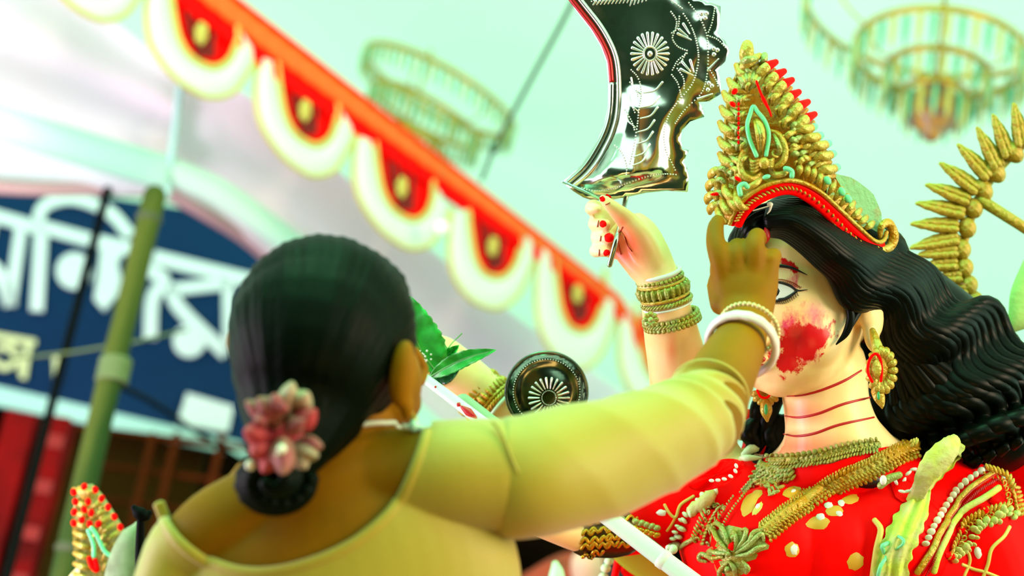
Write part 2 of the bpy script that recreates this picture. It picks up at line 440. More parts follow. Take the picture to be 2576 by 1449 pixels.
# rusty railing behind
rt = P(330, 1075, 6.3); t = thing('rusty_railing', 'rust brown railing in the dark building behind the bamboo', 'railing', (rt.x, rt.y, 0))
for py in (1100, 1190, 1275):
    a = P(200, py - 25, 6.3); c = P(640, py + 30, 6.3); MB().tube([a, c], .010, n=8).build('rail', M_rust, t)
for px in (385, 445, 560):
    a = P(px, 1095, 6.3); MB().tube([Vector((a.x, a.y, 0)), a], .012, n=8).build('upright', M_rust, t)
a = P(300, 1180, 6.9)
tag(MB().box(a, (.28, 0, 0), (0, .03, 0), (0, 0, .5)).build('brown_shutter', mat('brown_board', (0.022, 0.012, 0.001), .9, spec=.03), smooth=False), 'dull brown board behind the rusty railing', 'board')
# blurred stall goods low behind the blouse
for (px, py, d, r_, m_, nm, lab, cat) in [
    (1400, 1440, 3.4, 17, mat('pale_green', (.45, .8, .5), .5), 'pointed_bud', 'pale green pointed bud low beside the yellow blouse', 'bud'),
    (1476, 1395, 4.6, 34, mat('pink_blob', (.55, .33, .22), .6), 'pink_bundle', 'pale pink cloth bundle blurred below the sleeve', 'bundle')]:
    b = MB(); b.ptube([(px, py + 90, d, r_ * .9), (px, py + 30, d, r_ * 1.2), (px, py, d, r_), (px - 3, py - 20, d, r_ * .5)], n=14); tag(b.build(nm, m_), lab, cat)
b = MB(); b.ptube([(1340, 1500, 5.2, 60), (1450, 1455, 5.2, 70), (1560, 1470, 5.2, 60)], n=14); b2 = b
tag(b.build('red_cloth_heap', mat('red_brown', (.30, .03, .004), .8, var=(.07, .03, .0), vscale=12)), 'red brown cloth heap blurred far below the sleeve', 'cloth')

# white canopy drape behind the valance
def vline(t, off=0.0, drop=0.0):   # point on the valance line
    a = P(600 - 1040 * .9, 0 - 960 * .9, 4.25); c = P(1640 + 1040 * .25, 950 + 960 * .25, 7.2)
    return a * (1 - t) + c * t
def drape(name, top, bottom, depth_fold, nf, seed, md=None):
    tp = catmull(top, 8); bt = catmull(bottom, 8)
    def fn(u, v):
        def s_(cp): t_ = u * (len(cp) - 1); i = min(int(t_), len(cp) - 2); return cp[i] * (1 - t_ + i) + cp[i + 1] * (t_ - i)
        a, c = s_(tp), s_(bt); q = a * (1 - v) + c * v
        q = q.copy(); q[2] += depth_fold * math.sin(v * nf + 1.3 * u + seed) * (.3 + v * (1 - v) * 2) + .05 * math.sin(u * 5 + seed)
        return P(*q)
    return struct(MB().grid(fn, 60, 60, thick=(0, .006, 0.002)).build(name, md or M_drape))
drape('wall_canopy_left', [(-420, -420, 5.0), (0, -170, 5.2), (300, 60, 5.5), (452, 190, 5.6)], [(-420, 440, 5.4), (0, 486, 5.5), (220, 490, 5.6), (418, 486, 5.7)], .045, 12, 0)
drape('wall_canopy_right', [(452, 120, 5.6), (700, 300, 5.8), (1200, 720, 6.6), (1700, 1080, 7.6)], [(424, 486, 5.7), (640, 618, 5.9), (1000, 960, 6.5), (1330, 1260, 7.2)], .03, 9, 2, cloth_mat('lit_drape', (1.0, 0.86, 1.0), 0.45, var=(1.0, 0.96, 1.0), vscale=1.0, stretch=(0.5, 0.5, 3.0)))  # right panel uses a drape cloth copy with extra light in its colour
for nm, pts in [('trim_1', [(-420, 425, 5.38), (0, 471, 5.48), (220, 475, 5.58), (418, 478, 5.68)]), ('trim_2', [(424, 486, 5.68), (520, 540, 5.75), (640, 618, 5.88), (800, 770, 6.1)])]:
    b = MB(); cp = catmull(pts, 6); b.tube([P(*c) for c in cp], [(.020, .008)] * len(cp), n=8); struct(b.build(nm, M_hem))
b = MB(); b.tube([P(456, 200, 5.45), P(420, 490, 5.5)], .011, n=8); struct(b.build('trim_3', M_teal))

M_foldshade = cloth_mat('teal_fold_shade', (0.52, 0.86, 0.76), 0.3, var=(0.74, 0.93, 0.88), vscale=1.5)  # teal strips put the shade of the drape folds into colour
for nm, pts, w in [('fold_shade_left', [(-400, 160, 5.05), (-20, 300, 5.2), (230, 380, 5.35), (432, 440, 5.5)], 42), ('fold_shade_right', [(432, 430, 5.5), (560, 490, 5.6), (700, 590, 5.75), (860, 720, 5.95)], 34)]:
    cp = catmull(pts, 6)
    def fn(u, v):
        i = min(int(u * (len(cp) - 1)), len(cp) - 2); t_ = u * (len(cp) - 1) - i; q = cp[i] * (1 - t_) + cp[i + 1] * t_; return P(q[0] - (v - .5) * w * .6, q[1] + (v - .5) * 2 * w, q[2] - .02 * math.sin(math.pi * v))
    struct(MB().grid(fn, 30, 8, thick=(0, .004, .001)).build(nm, M_foldshade))
# ------------------------------------------------------------ valance with scallops
va = thing('fabric_valance', 'long orange and red cloth valance with white scallops crossing under the roof', 'valance', P(1000, 350, 5.9))
vd = Vector((0, 0, -1))
def vl0(px): return P(px, (px - 600) * .776, 5.3 + (px - 500) / 1100 * 1.25)
VA = vl0(600); VN = (vl0(1400) - vl0(600)).cross(Vector((0, 0, 1))).normalized()
if VN.dot(T) < 0: VN = -VN
def vp(x, y, o_=0.0): return plane_pt(x, y, VA + VN * o_, VN)
def top_y(x): return (x - 600) * .776 if x < 1560 else 745 + (x - 1560) * 1.6
def th(x): return 128 - 66 * min(1, max(0, (x - 700) / 760))
for nm, a0, a1, m_, o_ in [('cloth_band', 0, .55, M_orange, .02), ('lower_band', .5, 1.0, M_red, .012), ('cord_edge', -.05, .06, M_red, .026)]:
    def fn(u, v):
        x = -260 + 1960 * u; y = top_y(x) + th(x) * (a0 + (a1 - a0) * v); return vp(x, y, o_ + .006 * math.sin(u * 300) * v + .006 * math.sin(math.pi * v))
    MB().grid(fn, 160, 6, thick=-VN * .012).build(nm, m_, va)
JJ = [((110, -200), (260, 160), 151), ((370, -40), (275, 190), 167), ((645, 150), (247, 197), 170), ((892, 347), (240, 194), 158), ((1132, 540), (218, 100), 169), ((1350, 640), (208, 126), 204), ((1558, 766), (200, 150), 190)]
outer = [(4, -10), (-3, 79), (10, 162), (59, 239), (120, 286), (156, 294), (190, 284), (212, 260), (243, 204), (246, 180)]
inner_ = [(52, 10), (59, 72), (73, 142), (101, 190), (149, 215), (184, 197), (201, 155), (204, 110)]
for (jx, jy), (ex, ey), bo in JJ:
    k_ = bo / 170
    def mp_(u, v, o_=0.0): return vp(jx + u * ex / 247, jy + (u / 247) * ey + (v - u / 247 * 197) * k_, o_)
    oc = catmull(outer, 5); ic = catmull(inner_, 5)
    n_ = 34
    def rs_(cp, t): q = t * (len(cp) - 1); i = min(int(q), len(cp) - 2); return cp[i] * (1 - q + i) + cp[i + 1] * (q - i)
    def fn(u, v):
        o1, i1 = rs_(oc, u), rs_(ic, u); q = o1 * (1 - v) + i1 * v; return mp_(q[0], q[1], .006 + .016 * math.sin(math.pi * v))
    o_ = MB().grid(fn, n_, 10, thick=-VN * .01).build('scallop', M_cream, va)
    MB().tube([mp_(q[0], q[1], .010) for q in oc], .006, n=8, ref=VN).build('gold_piping', M_goldy, o_)
    MB().tube([mp_(q[0], q[1], .012) for q in ic], .009, n=8, ref=VN).build('gold_piping', M_goldy, o_)
    MB().plate([mp_(q[0], q[1], .0) for q in ic] + [vp(q_, top_y(q_) + th(q_) * .6, 0) for q_ in (jx + 204 * ex / 247, jx + 120 * ex / 247, jx + 52 * ex / 247)], .008, VN).build('red_panel', M_red, o_, smooth=False)
    b = MB()
    for q in range(4): b.tube([mp_(86 + 22 * q, 30 + 22 * q, .003), mp_(98 + 17 * q, 120 + 8 * q, .008), mp_(120 + 9 * q, 185, .003)], (.008, .005), n=6, ref=VN)
    b.build('pleat_shade', M_darkred, o_)  # dark red ridges put the shading of the red panel into colour
    b = MB(); c = mp_(122, 128, .018); ax = (mp_(150, 150) - mp_(94, 106)).normalized()
    for q in range(6): a = q * math.pi / 3; b.ball(c + ax * (.012 * math.cos(a)) + vd * (.020 * math.sin(a)), (.010, .014, .008), n=8, m_=5)
    b.ball(c + VN * .008, .010, n=8, m_=5); b.build('flower_motif', M_goldy, o_)
b = MB(); b.grid(lambda u, v: vp(1596 + 26 * u + 28 * v, 790 + 200 * u, .01), 8, 4, thick=-VN * .01).build('end_drop', M_red, va)
tag(MB().pball(1112, 572, 5.7, 20, 20, 20, n=14, m_=8).build('lamp_bulb', mat('bulb_white', (.95, .97, .93), .2)), 'small round white bulb hanging below the valance between two scallops', 'bulb')

# ------------------------------------------------------------ chandeliers
def chandelier(name, label, c, tiers, tilt, cry, top_z):
    t = thing(name, label, 'chandelier', c)
    rot = Matrix.Rotation(tilt[0], 3, 'Y') @ Matrix.Rotation(tilt[1], 3, 'X')
    def Wp(x, y, z): return c + rot @ Vector((x, y, z))
    cm = None
    meshes = []
    for mm_ in (M_crystal, M_crystaly):
        b = MB(); b.tube([(0, 0, 0), (0, 0, -.012), (0, 0, -.05), (0, 0, -.075)], [.0035, .008, .0065, .002], n=6, ref=(1, 0, 0)); meshes.append(b.mesh('crystal', mm_))
    for ti_, (r_, z, n, ln) in enumerate(tiers):
        ring = [Wp(r_ * math.cos(a), r_ * math.sin(a), z) for a in np.linspace(0, 2 * math.pi, 49)[:-1]]
        MB().tube(ring, [(.006, .013)] * 48, n=8, closed=True, ref=(0, 0, 1)).build('ring', M_brass, t)
        for k in range(n):
            a = 2 * math.pi * k / n; o = bpy.data.objects.new('crystal', meshes[k % 2]); COL.objects.link(o)
            o.location = Wp(r_ * math.cos(a), r_ * math.sin(a), z - .012); o.scale = (cry, cry, ln / .075); adopt(o, t)
        if ti_ + 1 < len(tiers):
            r2, z2 = tiers[ti_ + 1][:2]
            for k in range(6):
                a = 2 * math.pi * (k + .3) / 6; mid = Wp((r_ + r2) / 2 * math.cos(a), (r_ + r2) / 2 * math.sin(a), (z + z2) / 2 - .03)
                MB().tube([Vector(q) for q in catmull([tuple(Wp(r_ * math.cos(a), r_ * math.sin(a), z)), tuple(mid), tuple(Wp(r2 * math.cos(a), r2 * math.sin(a), z2))], 4)], .0035, n=6, ref=(0, 0, 1)).build('chain', M_brass, t)
    r_, z = tiers[-1][:2]
    b = MB(); b.tube([Wp(0, 0, z + .02), Wp(0, 0, z - .03), Wp(0, 0, z - .09), Wp(0, 0, z - .12)], [r_ * .5, r_ * .9, r_ * .8, r_ * .35], n=16, ref=(1, 0, 0)); b.build('basket', M_amber, t)
    MB().tube([Wp(0, 0, z), Vector((c.x, c.y, top_z))], .006, n=8, ref=(1, 0, 0)).build('stem', M_brass, t)
    return t
M_amber = mat('amber_basket', (0.50, 0.22, 0.02), 0.4, var=(0.12, 0.10, 0.12), vscale=30)
c = P(2355, 222, 5.6)
chandelier('tiered_chandelier', 'large three tiered brass chandelier with green crystals above the crowned statue', c,
           [(.40, .27, 46, .10), (.245, .11, 40, .10), (.147, .045, 26, .08), (.086, -.02, 14, .10)], (.02, 0), 1.15, 5.1)
c = P(1040, 345, 7.2)
chandelier('hanging_chandelier', 'tilted three tiered chandelier hanging across the orange valance', c,
           [(.31, .20, 60, .07), (.225, .095, 46, .08), (.14, -.01, 26, .09), (.085, -.12, 12, .07)], (.32, .17), .9, 5.0)
b = MB(); cp = catmull([tuple(P(*q)) for q in [(1470, -60, 5.0), (1428, 30, 5.1), (1330, 210, 5.4), (1245, 370, 5.7), (1212, 450, 5.8)]], 6)
b.tube([Vector(q) for q in cp], .0065, n=8); b.ball(P(1245, 372, 5.65), .015)
tag(b.build('hanging_rope', mat('green_cord', (.05, .12, .06), .8)), 'dark green rope hanging diagonally left of the tin axe', 'rope')
# ============================================================ the goddess statue
M_clay = mat('painted_clay_skin', (0.90, 0.62, 0.26), 0.36, var=(0.94, 0.72, 0.38), vscale=14, bump=.05, bscale=120, spec=.35)
M_hair = mat('black_painted_hair', (0.0008, 0.0022, 0.0010), 0.36, spec=.10)
M_mint = mat('mint_paint', (0.16, 0.72, 0.36), 0.45)
M_neckred = mat('crimson_line', (0.45, 0.002, 0.004), 0.4)
M_blackp = mat('black_paint', (0.004, 0.004, 0.006), 0.35)
M_white = mat('white_paint', (0.72, 0.76, 0.70), 0.5)
M_sash = mat('lime_sash', (0.52, 0.64, 0.08), 0.6, spec=.2, var=(0.55, 0.55, 0.24), vscale=30, bump=.9, bscale=70)
M_ochre = mat('ochre_paint', (0.62, 0.33, 0.02), 0.5)
M_goldg = mat('green_gold', (0.34, 0.28, 0.025), 0.36, metal=0.25, var=(0.32, 0.40, 0.12), vscale=40, bump=.8, bscale=170)
M_plaster = mat('green_plaster', (0.20, 0.42, 0.20), 0.85, var=(0.30, 0.22, 0.08), vscale=30, vlo=.58, vhi=.75, bump=.8, bscale=120)
M_pearl = mat('pearl_paint', (0.70, 0.76, 0.62), 0.35)
M_pale = mat('pale_mint_cloth', (0.58, 0.80, 0.48), 0.5, bump=.4, bscale=70)

# painted skin with a red vermilion smear: a per-vertex distance and noise give its broken edge
def paint_skin(name):
    m = MATS['painted_clay_skin'].copy(); m.name = name; nt = m.node_tree; b = nt.nodes['Principled BSDF']
    base = b.inputs['Base Color'].links[0].from_socket
    tc = [n for n in nt.nodes if n.type == 'TEX_COORD'][0]
    def layer(base, an, col, ns, amp, lo, hi, col_rough=None, stretch=None):
        a = nt.nodes.new('ShaderNodeAttribute'); a.attribute_name = an
        n = nt.nodes.new('ShaderNodeTexNoise'); n.inputs['Scale'].default_value = ns; n.inputs['Detail'].default_value = 6; n.inputs['Roughness'].default_value = .7
        mp = nt.nodes.new('ShaderNodeMapping'); mp.inputs['Rotation'].default_value = (0, .6, 0); mp.inputs['Scale'].default_value = stretch or (1, 1, 1)
        nt.links.new(tc.outputs['Object'], mp.inputs[0]); nt.links.new(mp.outputs[0], n.inputs[0])
        s = nt.nodes.new('ShaderNodeMath'); s.operation = 'MULTIPLY_ADD'; nt.links.new(n.outputs[0], s.inputs[0]); s.inputs[1].default_value = amp; nt.links.new(a.outputs['Fac'], s.inputs[2])
        r = nt.nodes.new('ShaderNodeMapRange'); r.inputs['From Min'].default_value = lo + amp * .5; r.inputs['From Max'].default_value = hi + amp * .5; nt.links.new(s.outputs[0], r.inputs[0])
        mx = nt.nodes.new('ShaderNodeMix'); mx.data_type = 'RGBA'; nt.links.new(r.outputs[0], mx.inputs[0]); nt.links.new(base, mx.inputs[6]); mx.inputs[7].default_value = (*col, 1)
        return mx.outputs[2]
    base = layer(base, 'blush', (0.90, 0.16, 0.06), 9, 10, -30, 30)
    base = layer(base, 'haze', (0.80, 0.06, 0.14), 55, 150, -8, 26, stretch=(1, 1, .45))
    base = layer(base, 'pinkhaze', (0.88, 0.22, 0.36), 30, 70, -10, 45)
    base = layer(base, 'smear', (0.66, 0.0015, 0.006), 48, 120, -4, 5, stretch=(1, 1, .5))
    base = layer(base, 'smear2', (0.24, 0.002, 0.002), 26, 26, -18, 26)
    nt.links.new(base, b.inputs['Base Color'])
    return m
M_face = paint_skin('painted_statue_skin')

hu = (U * .97 - R * .20 + T * .03).normalized()
hf = (T * math.cos(math.radians(43)) - R * math.sin(math.radians(43)) + U * .04); hf = (hf - hu * hf.dot(hu)).normalized()
hr = hu.cross(hf).normalized()
HC = P(2012, 775, 2.60); HS = 1.17
def hp(x, y, z): return HC + (hr * x + hu * y + hf * z) * HS
def hb(mb, x, y, z, rx, ry, rz): mb.ball(hp(x, y, z), (rx * HS, ry * HS, rz * HS), axes=(hr, hu, hf), n=24, m_=14)
B = MB()
hb(B, 0, .03, -.018, .083, .100, .098)
hb(B, 0, -.002, .018, .078, .090, .082)
for s_ in (-1, 1): hb(B, s_ * .036, -.028, .044, .036, .042, .038)
hb(B, 0, -.050, .028, .062, .043, .064); hb(B, 0, -.064, .056, .032, .026, .030)
B.tube([hp(0, .022, .094), hp(0, .003, .103), hp(0, -.020, .114)], [.008 * HS, .009 * HS, .013 * HS], n=12)
for s_ in (-1, 1): hb(B, s_ * .012, -.021, .104, .008, .006, .009)
hb(B, 0, -.040, .097, .016, .005, .009); hb(B, 0, -.048, .094, .013, .005, .009)
for s_ in (-1, 1):   # ears
    hb(B, s_ * .086, -.012, -.004, .012, .034, .020); hb(B, s_ * .087, -.042, .004, .008, .018, .010)
# neck, torso, shoulders and arms
B.ptube([(2070, 930, 2.60, 112), (2078, 1010, 2.60, 108), (2090, 1075, 2.60, 118), (2100, 1130, 2.61, 150), (2105, 1175, 2.62, 205, 150)], n=32)
B.ptube([(2120, 1190, 2.66, 200, 120), (2130, 1290, 2.66, 400, 215), (2110, 1450, 2.66, 400, 235), (2080, 1620, 2.66, 330, 220), (2070, 1900, 2.66, 300, 220)], n=40)
B.pball(1945, 1370, 2.555, 150, 140, 120, n=26, m_=16); B.pball(2080, 1375, 2.565, 150, 145, 130, n=26, m_=16); B.pball(2215, 1370, 2.57, 165, 150, 130, n=26, m_=16)
B.ptube([(1900, 1260, 2.67, 120), (1800, 1265, 2.68, 115), (1700, 1270, 2.68, 100), (1590, 1325, 2.67, 66), (1480, 1352, 2.65, 42), (1395, 1330, 2.62, 36), (1280, 1285, 2.60, 32)], n=24)
B.ptube([(2330, 1260, 2.66, 130), (2420, 1330, 2.65, 160), (2480, 1450, 2.64, 150), (2520, 1620, 2.62, 130)], n=28)
# raised forearm that holds the tin axe
B.ptube([(1840, 1240, 2.68, 90), (1770, 1140, 2.70, 86), (1722, 1010, 2.66, 80), (1706, 920, 2.62, 76), (1688, 835, 2.58, 69), (1672, 760, 2.56, 60), (1655, 700, 2.55, 54, 46), (1630, 655, 2.55, 62, 40), (1598, 605, 2.555, 66, 32), (1576, 575, 2.56, 58, 28)], n=28, k=6)
B.ptube([(1640, 660, 2.54, 34), (1610, 600, 2.525, 36), (1580, 560, 2.52, 28), (1552, 532, 2.515, 21), (1530, 512, 2.51, 16), (1516, 500, 2.51, 12)], n=16)     # thumb
for (y0, xt, yt, r_) in [(560, 1496, 524, 17), (578, 1520, 563, 16.5), (606, 1530, 598, 17.5), (632, 1524, 632, 16)]:
    B.ptube([(1592, y0 + 14, 2.575, r_ * 1.2), (1548, y0 + 2, 2.592, r_ * 1.15), (1508 if yt > 530 else 1498, yt - 4, 2.585, r_ * 1.05), (xt - 26 if yt > 530 else 1488, yt, 2.562, r_), (xt - 8, yt, 2.545, r_ * .95), (xt + 6, yt + 1, 2.537, r_ * .8)], n=14)
# lower forearm with its hand by the leaves
B.ptube([(1760, 1270, 2.74, 90), (1560, 1230, 2.78, 84), (1420, 1140, 2.78, 74), (1290, 1048, 2.74, 62), (1215, 985, 2.72, 56), (1150, 935, 2.71, 60, 48), (1105, 905, 2.71, 62, 40), (1070, 890, 2.71, 54, 34)], n=26)
for j, (a, c) in enumerate([((1085, 905), (1072, 905)), ((1055, 870), (1040, 885)), ((1048, 900), (1030, 915)), ((1060, 935), (1035, 945))]):
    B.ptube([(1110 - j * 6, 890 + j * 12, 2.70, 15), (a[0], a[1], 2.67, 13), (c[0] + 8, c[1] - 2, 2.655, 12), (c[0] + (14 if j == 0 else -6), c[1] - (5 if j == 0 else 0), 2.645, 8)], n=12)
B.ptube([(1130, 950, 2.71, 20), (1095, 955, 2.68, 17), (1062, 950, 2.66, 14)], n=12)
sbody = remesh(B, 0.0030, 6)
a = coords(sbody); nn = normals(sbody); px, py, dd = pix_np(a); face = (nn @ np.array(F)) < -.05
hfn = np.array(hf)
far = np.where(face, 0, -400)
sm = np.maximum.reduce([sdf_poly(px, py, [(1975, 830), (2003, 800), (2025, 805), (2055, 822), (2092, 812), (2096, 845), (2075, 880), (2038, 905), (2008, 925), (1975, 945), (1953, 935), (1958, 905), (1960, 880), (1962, 850)]),
                        sdf_poly(px, py, [(1940, 870), (1965, 890), (1955, 910), (1935, 905)]), sdf_poly(px, py, [(1985, 745), (2000, 745), (2002, 810), (1985, 810)]) - 20])
sm = np.maximum(sm, np.maximum(sdf_poly(px, py, [(1966, 651), (1990, 653), (2010, 676), (2030, 692), (2000, 682), (1966, 668)]), sdf_poly(px, py, [(1920, 590), (1945, 590), (1930, 606), (1920, 608)])) * 2.2)
attr(sbody, 'smear', np.clip(sm, -60, 60) + far)
attr(sbody, 'smear2', np.clip(16 - np.hypot((px - 2008) / 1.0, (py - 848) / 1.2), -60, 60) + far)
hz = np.maximum(45 - np.hypot((px - 2010) / 1.3, (py - 840) / 1.5), 8 - np.hypot((px - 2000) / .7, (py - 705) / 1.4))
attr(sbody, 'haze', np.clip(hz, -90, 30) + far)
attr(sbody, 'pinkhaze', np.clip(28 - np.hypot((px - 2045) / .9, (py - 790) / 1.2), -90, 40) + far)
bl = np.maximum.reduce([52 - np.hypot((px - 1572) / .9, (py - 620) / 1.2), 22 - np.hypot((px - 1565), (py - 560) / 1.0), 25 - np.hypot((px - 2010) / 3, (py - 1125) / .9), 22 - np.hypot((px - 2020) / 1.6, (py - 1040) / .7), 10 - np.hypot((px - 1690) / .5, (py - 880) / 1.5)])
attr(sbody, 'blush', np.clip(bl, -60, 60) + far)
sbody.materials.clear(); sbody.materials.append(M_face)
STAT = thing('goddess_statue', 'life-size painted clay goddess statue with gold crown, black wavy hair and red dress', 'statue', (P(2080, 1500, 2.66).x, P(2080, 1500, 2.66).y, .6))
sb = put(sbody, 'body', STAT, center=False)
SB = bvh_of(sbody)
# skirt down to the stage so the figure stands
g0 = P(2075, 1700, 2.66)
MB().tube([Vector((g0.x, g0.y, z_)) for z_ in (.62, 1.0, 1.4, g0.z, g0.z + .25)], [(.31, .26), (.28, .22), (.23, .18), (.19, .15), (.15, .11)], n=40, ref=(0, -1, 0),
          wob=lambda u, th: 1 + .05 * math.sin(th * 11) * (1 - u)).build('skirt', M_red, STAT)
MB().box((g0.x, g0.y, .635), (.36, 0, 0), (0, .32, 0), (0, 0, .035)).build('plinth', M_wood, STAT, smooth=False)

# ---- garment: a shell over the body
def shell(me, keepfn, off, mats, name, parent, zmin=None, smooth=3):
    a = coords(me); nn = normals(me); px, py, dd = pix_np(a); v = keepfn(px, py, dd)
    keep = v > 0
    idx = np.where(keep)[0]; mp = -np.ones(len(a), int)
    n = len(me.polygons); tot = np.empty(n, np.int32); me.polygons.foreach_get('loop_total', tot)
    lv = np.empty(len(me.loops), np.int32); me.loops.foreach_get('vertex_index', lv)
    st_ = np.empty(n, np.int32); me.polygons.foreach_get('loop_start', st_)
    fs = [lv[s:s + t] for s, t in zip(st_, tot)]
    fs = [f for f in fs if keep[f].all()]
    used = np.unique(np.concatenate(fs)); mp[used] = np.arange(len(used))
    na = a[used] + nn[used] * off
    fs = [tuple(int(q) for q in mp[f]) for f in fs]
    # relax the open border so that it runs smooth
    from collections import Counter
    ec = Counter(); 
    for f in fs:
        for i in range(len(f)): ec[tuple(sorted((f[i], f[(i + 1) % len(f)])))] += 1
    nb = {}
    for (p_, q_), c_ in ec.items():
        if c_ == 1: nb.setdefault(p_, []).append(q_); nb.setdefault(q_, []).append(p_)
    for _ in range(10):
        new = {k: (na[v_[0]] + na[v_[1]]) / 2 for k, v_ in nb.items() if len(v_) == 2}
        for k, v_ in new.items(): na[k] = na[k] * .4 + v_ * .6
    ms = bpy.data.meshes.new(name); ms.from_pydata(na.tolist(), [], fs); ms.update()
    ms.polygons.foreach_set('use_smooth', [True] * len(fs))
    for q in mats if isinstance(mats, list) else [mats]: ms.materials.append(q)
    o = put(ms, name, parent, center=False); return o, ms
gpoly = [(1575, 1262), (1640, 1215), (1760, 1165), (1900, 1163), (1955, 1150), (2080, 1166), (2200, 1125), (2300, 1120), (2420, 1120), (2700, 1150), (2700, 2200), (1600, 2200), (1640, 1420), (1500, 1396), (1540, 1330)]
gar, gme = shell(sbody, lambda x, y, d: np.where(d > 2.72, -1, sdf_poly(x, y, gpoly)) if False else sdf_poly(x, y, gpoly), .004, M_red, 'red_dress', STAT)
GB = bvh_of(gme)
class Both:
    def ray_cast(s, o, d, m_):
        h = GB.ray_cast(o, d, m_); g = SB.ray_cast(o, d, m_)
        if h[0] is None: return g
        if g[0] is None: return h
        return h if h[3] < g[3] else g
BB = Both()

# ---- face paint: eye, brow, neck lines, nails
ey = thing  # (kept for brevity)
def flat_poly(bvh, pts, m_, name, parent, off=.0012, mb=None):
    c = np.array(pts, float).mean(0); own = mb is None; mb = mb or MB(); n = len(pts); vs = [shot(bvh, c[0], c[1], off)[0]]
    for k_ in (.5, 1.0):
        for p in pts: q = c + (np.array(p) - c) * k_; vs.append(shot(bvh, q[0], q[1], off if k_ < 1 else off * .6)[0])
    mb.add(vs, [(0, 1 + k, 1 + (k + 1) % n) for k in range(n)] + [(1 + k, 1 + n + k, 1 + n + (k + 1) % n, 1 + (k + 1) % n) for k in range(n)])
    return mb.build(name, m_, parent) if own else mb
flat_poly(SB, [tuple(c[:2]) for c in catmull([(1905, 742), (1925, 724), (1950, 714), (1975, 718), (1997, 730), (1990, 742), (1965, 752), (1930, 754)], 3)], M_white, 'eye_white', STAT, off=.0010, )
daub(SB, 1946, 733, 19, 18, 0, M_blackp, 'iris', STAT, off=.0019, jag=0)
b = MB()
stroke(SB, [(1895, 745), (1925, 720), (1952, 710), (1985, 718), (2006, 731), (2031, 729)], [3, 5, 6, 6, 5, 1], None, '', None, mb=b, off=.0018)
stroke(SB, [(1905, 745), (1935, 757), (1962, 756), (1985, 746), (2006, 731)], [3, 5, 7, 7, 5], None, '', None, mb=b, off=.0018)
stroke(SB, [(1960, 753), (1975, 752), (1990, 745)], [6, 8, 5], None, '', None, mb=b, off=.0018)
for k in range(13):
    x = 1945 + k * 5; y = 758 - max(0, (k - 4)) ** 1.6 * .75; stroke(SB, [(x, y - 2), (x + 1.5, y + 4), (x + 4.5, y + 7)], [1.6, 1.1, .6], None, '', None, mb=b, step=2)
b.build('eyeliner', M_blackp, STAT)
b = MB(); stroke(SB, [(1900, 690), (1930, 670), (1966, 670), (1995, 676), (2030, 692)], [5, 8, 9, 7, 1.5], None, '', None, mb=b, off=.0018); b.build('eyebrow', M_blackp, STAT)
b = MB()
for k in range(18):
    t_ = k / 17; x = 1930 + 82 * t_; y = 712 + 34 * max(0, t_ - .45) ** 1.5; stroke(SB, [(x, y), (x + 4, y - 6 + 2 * t_)], [1.5, .8], None, '', None, mb=b, step=2)
stroke(SB, [(1925, 712), (1960, 703), (1995, 711), (2012, 722)], [1.5, 2, 2, 1.4], None, '', None, mb=b)
b.build('painted_lashes', mat('brown_line', (.35, .06, .01), .5), STAT)
M_lip = M_neckred
b = MB(); b.ball(hp(0, -.040, .102), (.014 * HS, .005 * HS, .006 * HS), axes=(hr, hu, hf)); b.ball(hp(0, -.048, .099), (.011 * HS, .006 * HS, .006 * HS), axes=(hr, hu, hf)); b.build('lips', M_lip, STAT)
MB().ball(P(1790, 719, 2.50), .006).ball(P(1797, 723, 2.50), .005).build('nose_stud', M_gold, STAT)
for pts in ([(1980, 996), (2020, 993), (2070, 980), (2125, 957), (2166, 932)], [(1975, 1046), (2010, 1050), (2060, 1040), (2120, 1017), (2188, 1000)], [(1972, 1092), (2005, 1097), (2050, 1090), (2110, 1069), (2198, 1050)]):
    stroke(SB, pts, [3, 6, 7, 7, 5], M_neckred, 'neck_line', STAT, off=.0012)
for (x, y, rx, ry, ro) in [(1514, 500, 9, 7, .5), (1531, 494, 9, 4, .6), (1517, 563, 9, 9, 0), (1532, 598, 12, 12, 0), (1527, 637, 9, 9, 0), (1082, 899, 8, 5, .3)]:
    daub(SB, x, y, rx, ry, ro, M_red, 'nail', STAT, off=.0010, jag=.06)
b = MB()
for pts in ([(1506, 556), (1503, 570)], [(1512, 594), (1510, 606)], [(1508, 628), (1507, 642)], [(1524, 515), (1534, 510)], [(1566, 571), (1556, 600), (1562, 640)], [(1572, 595), (1580, 618), (1590, 632)]): stroke(SB, pts, 2.2, None, '', None, mb=b, step=3)
b.build('red_line', M_neckred, STAT)

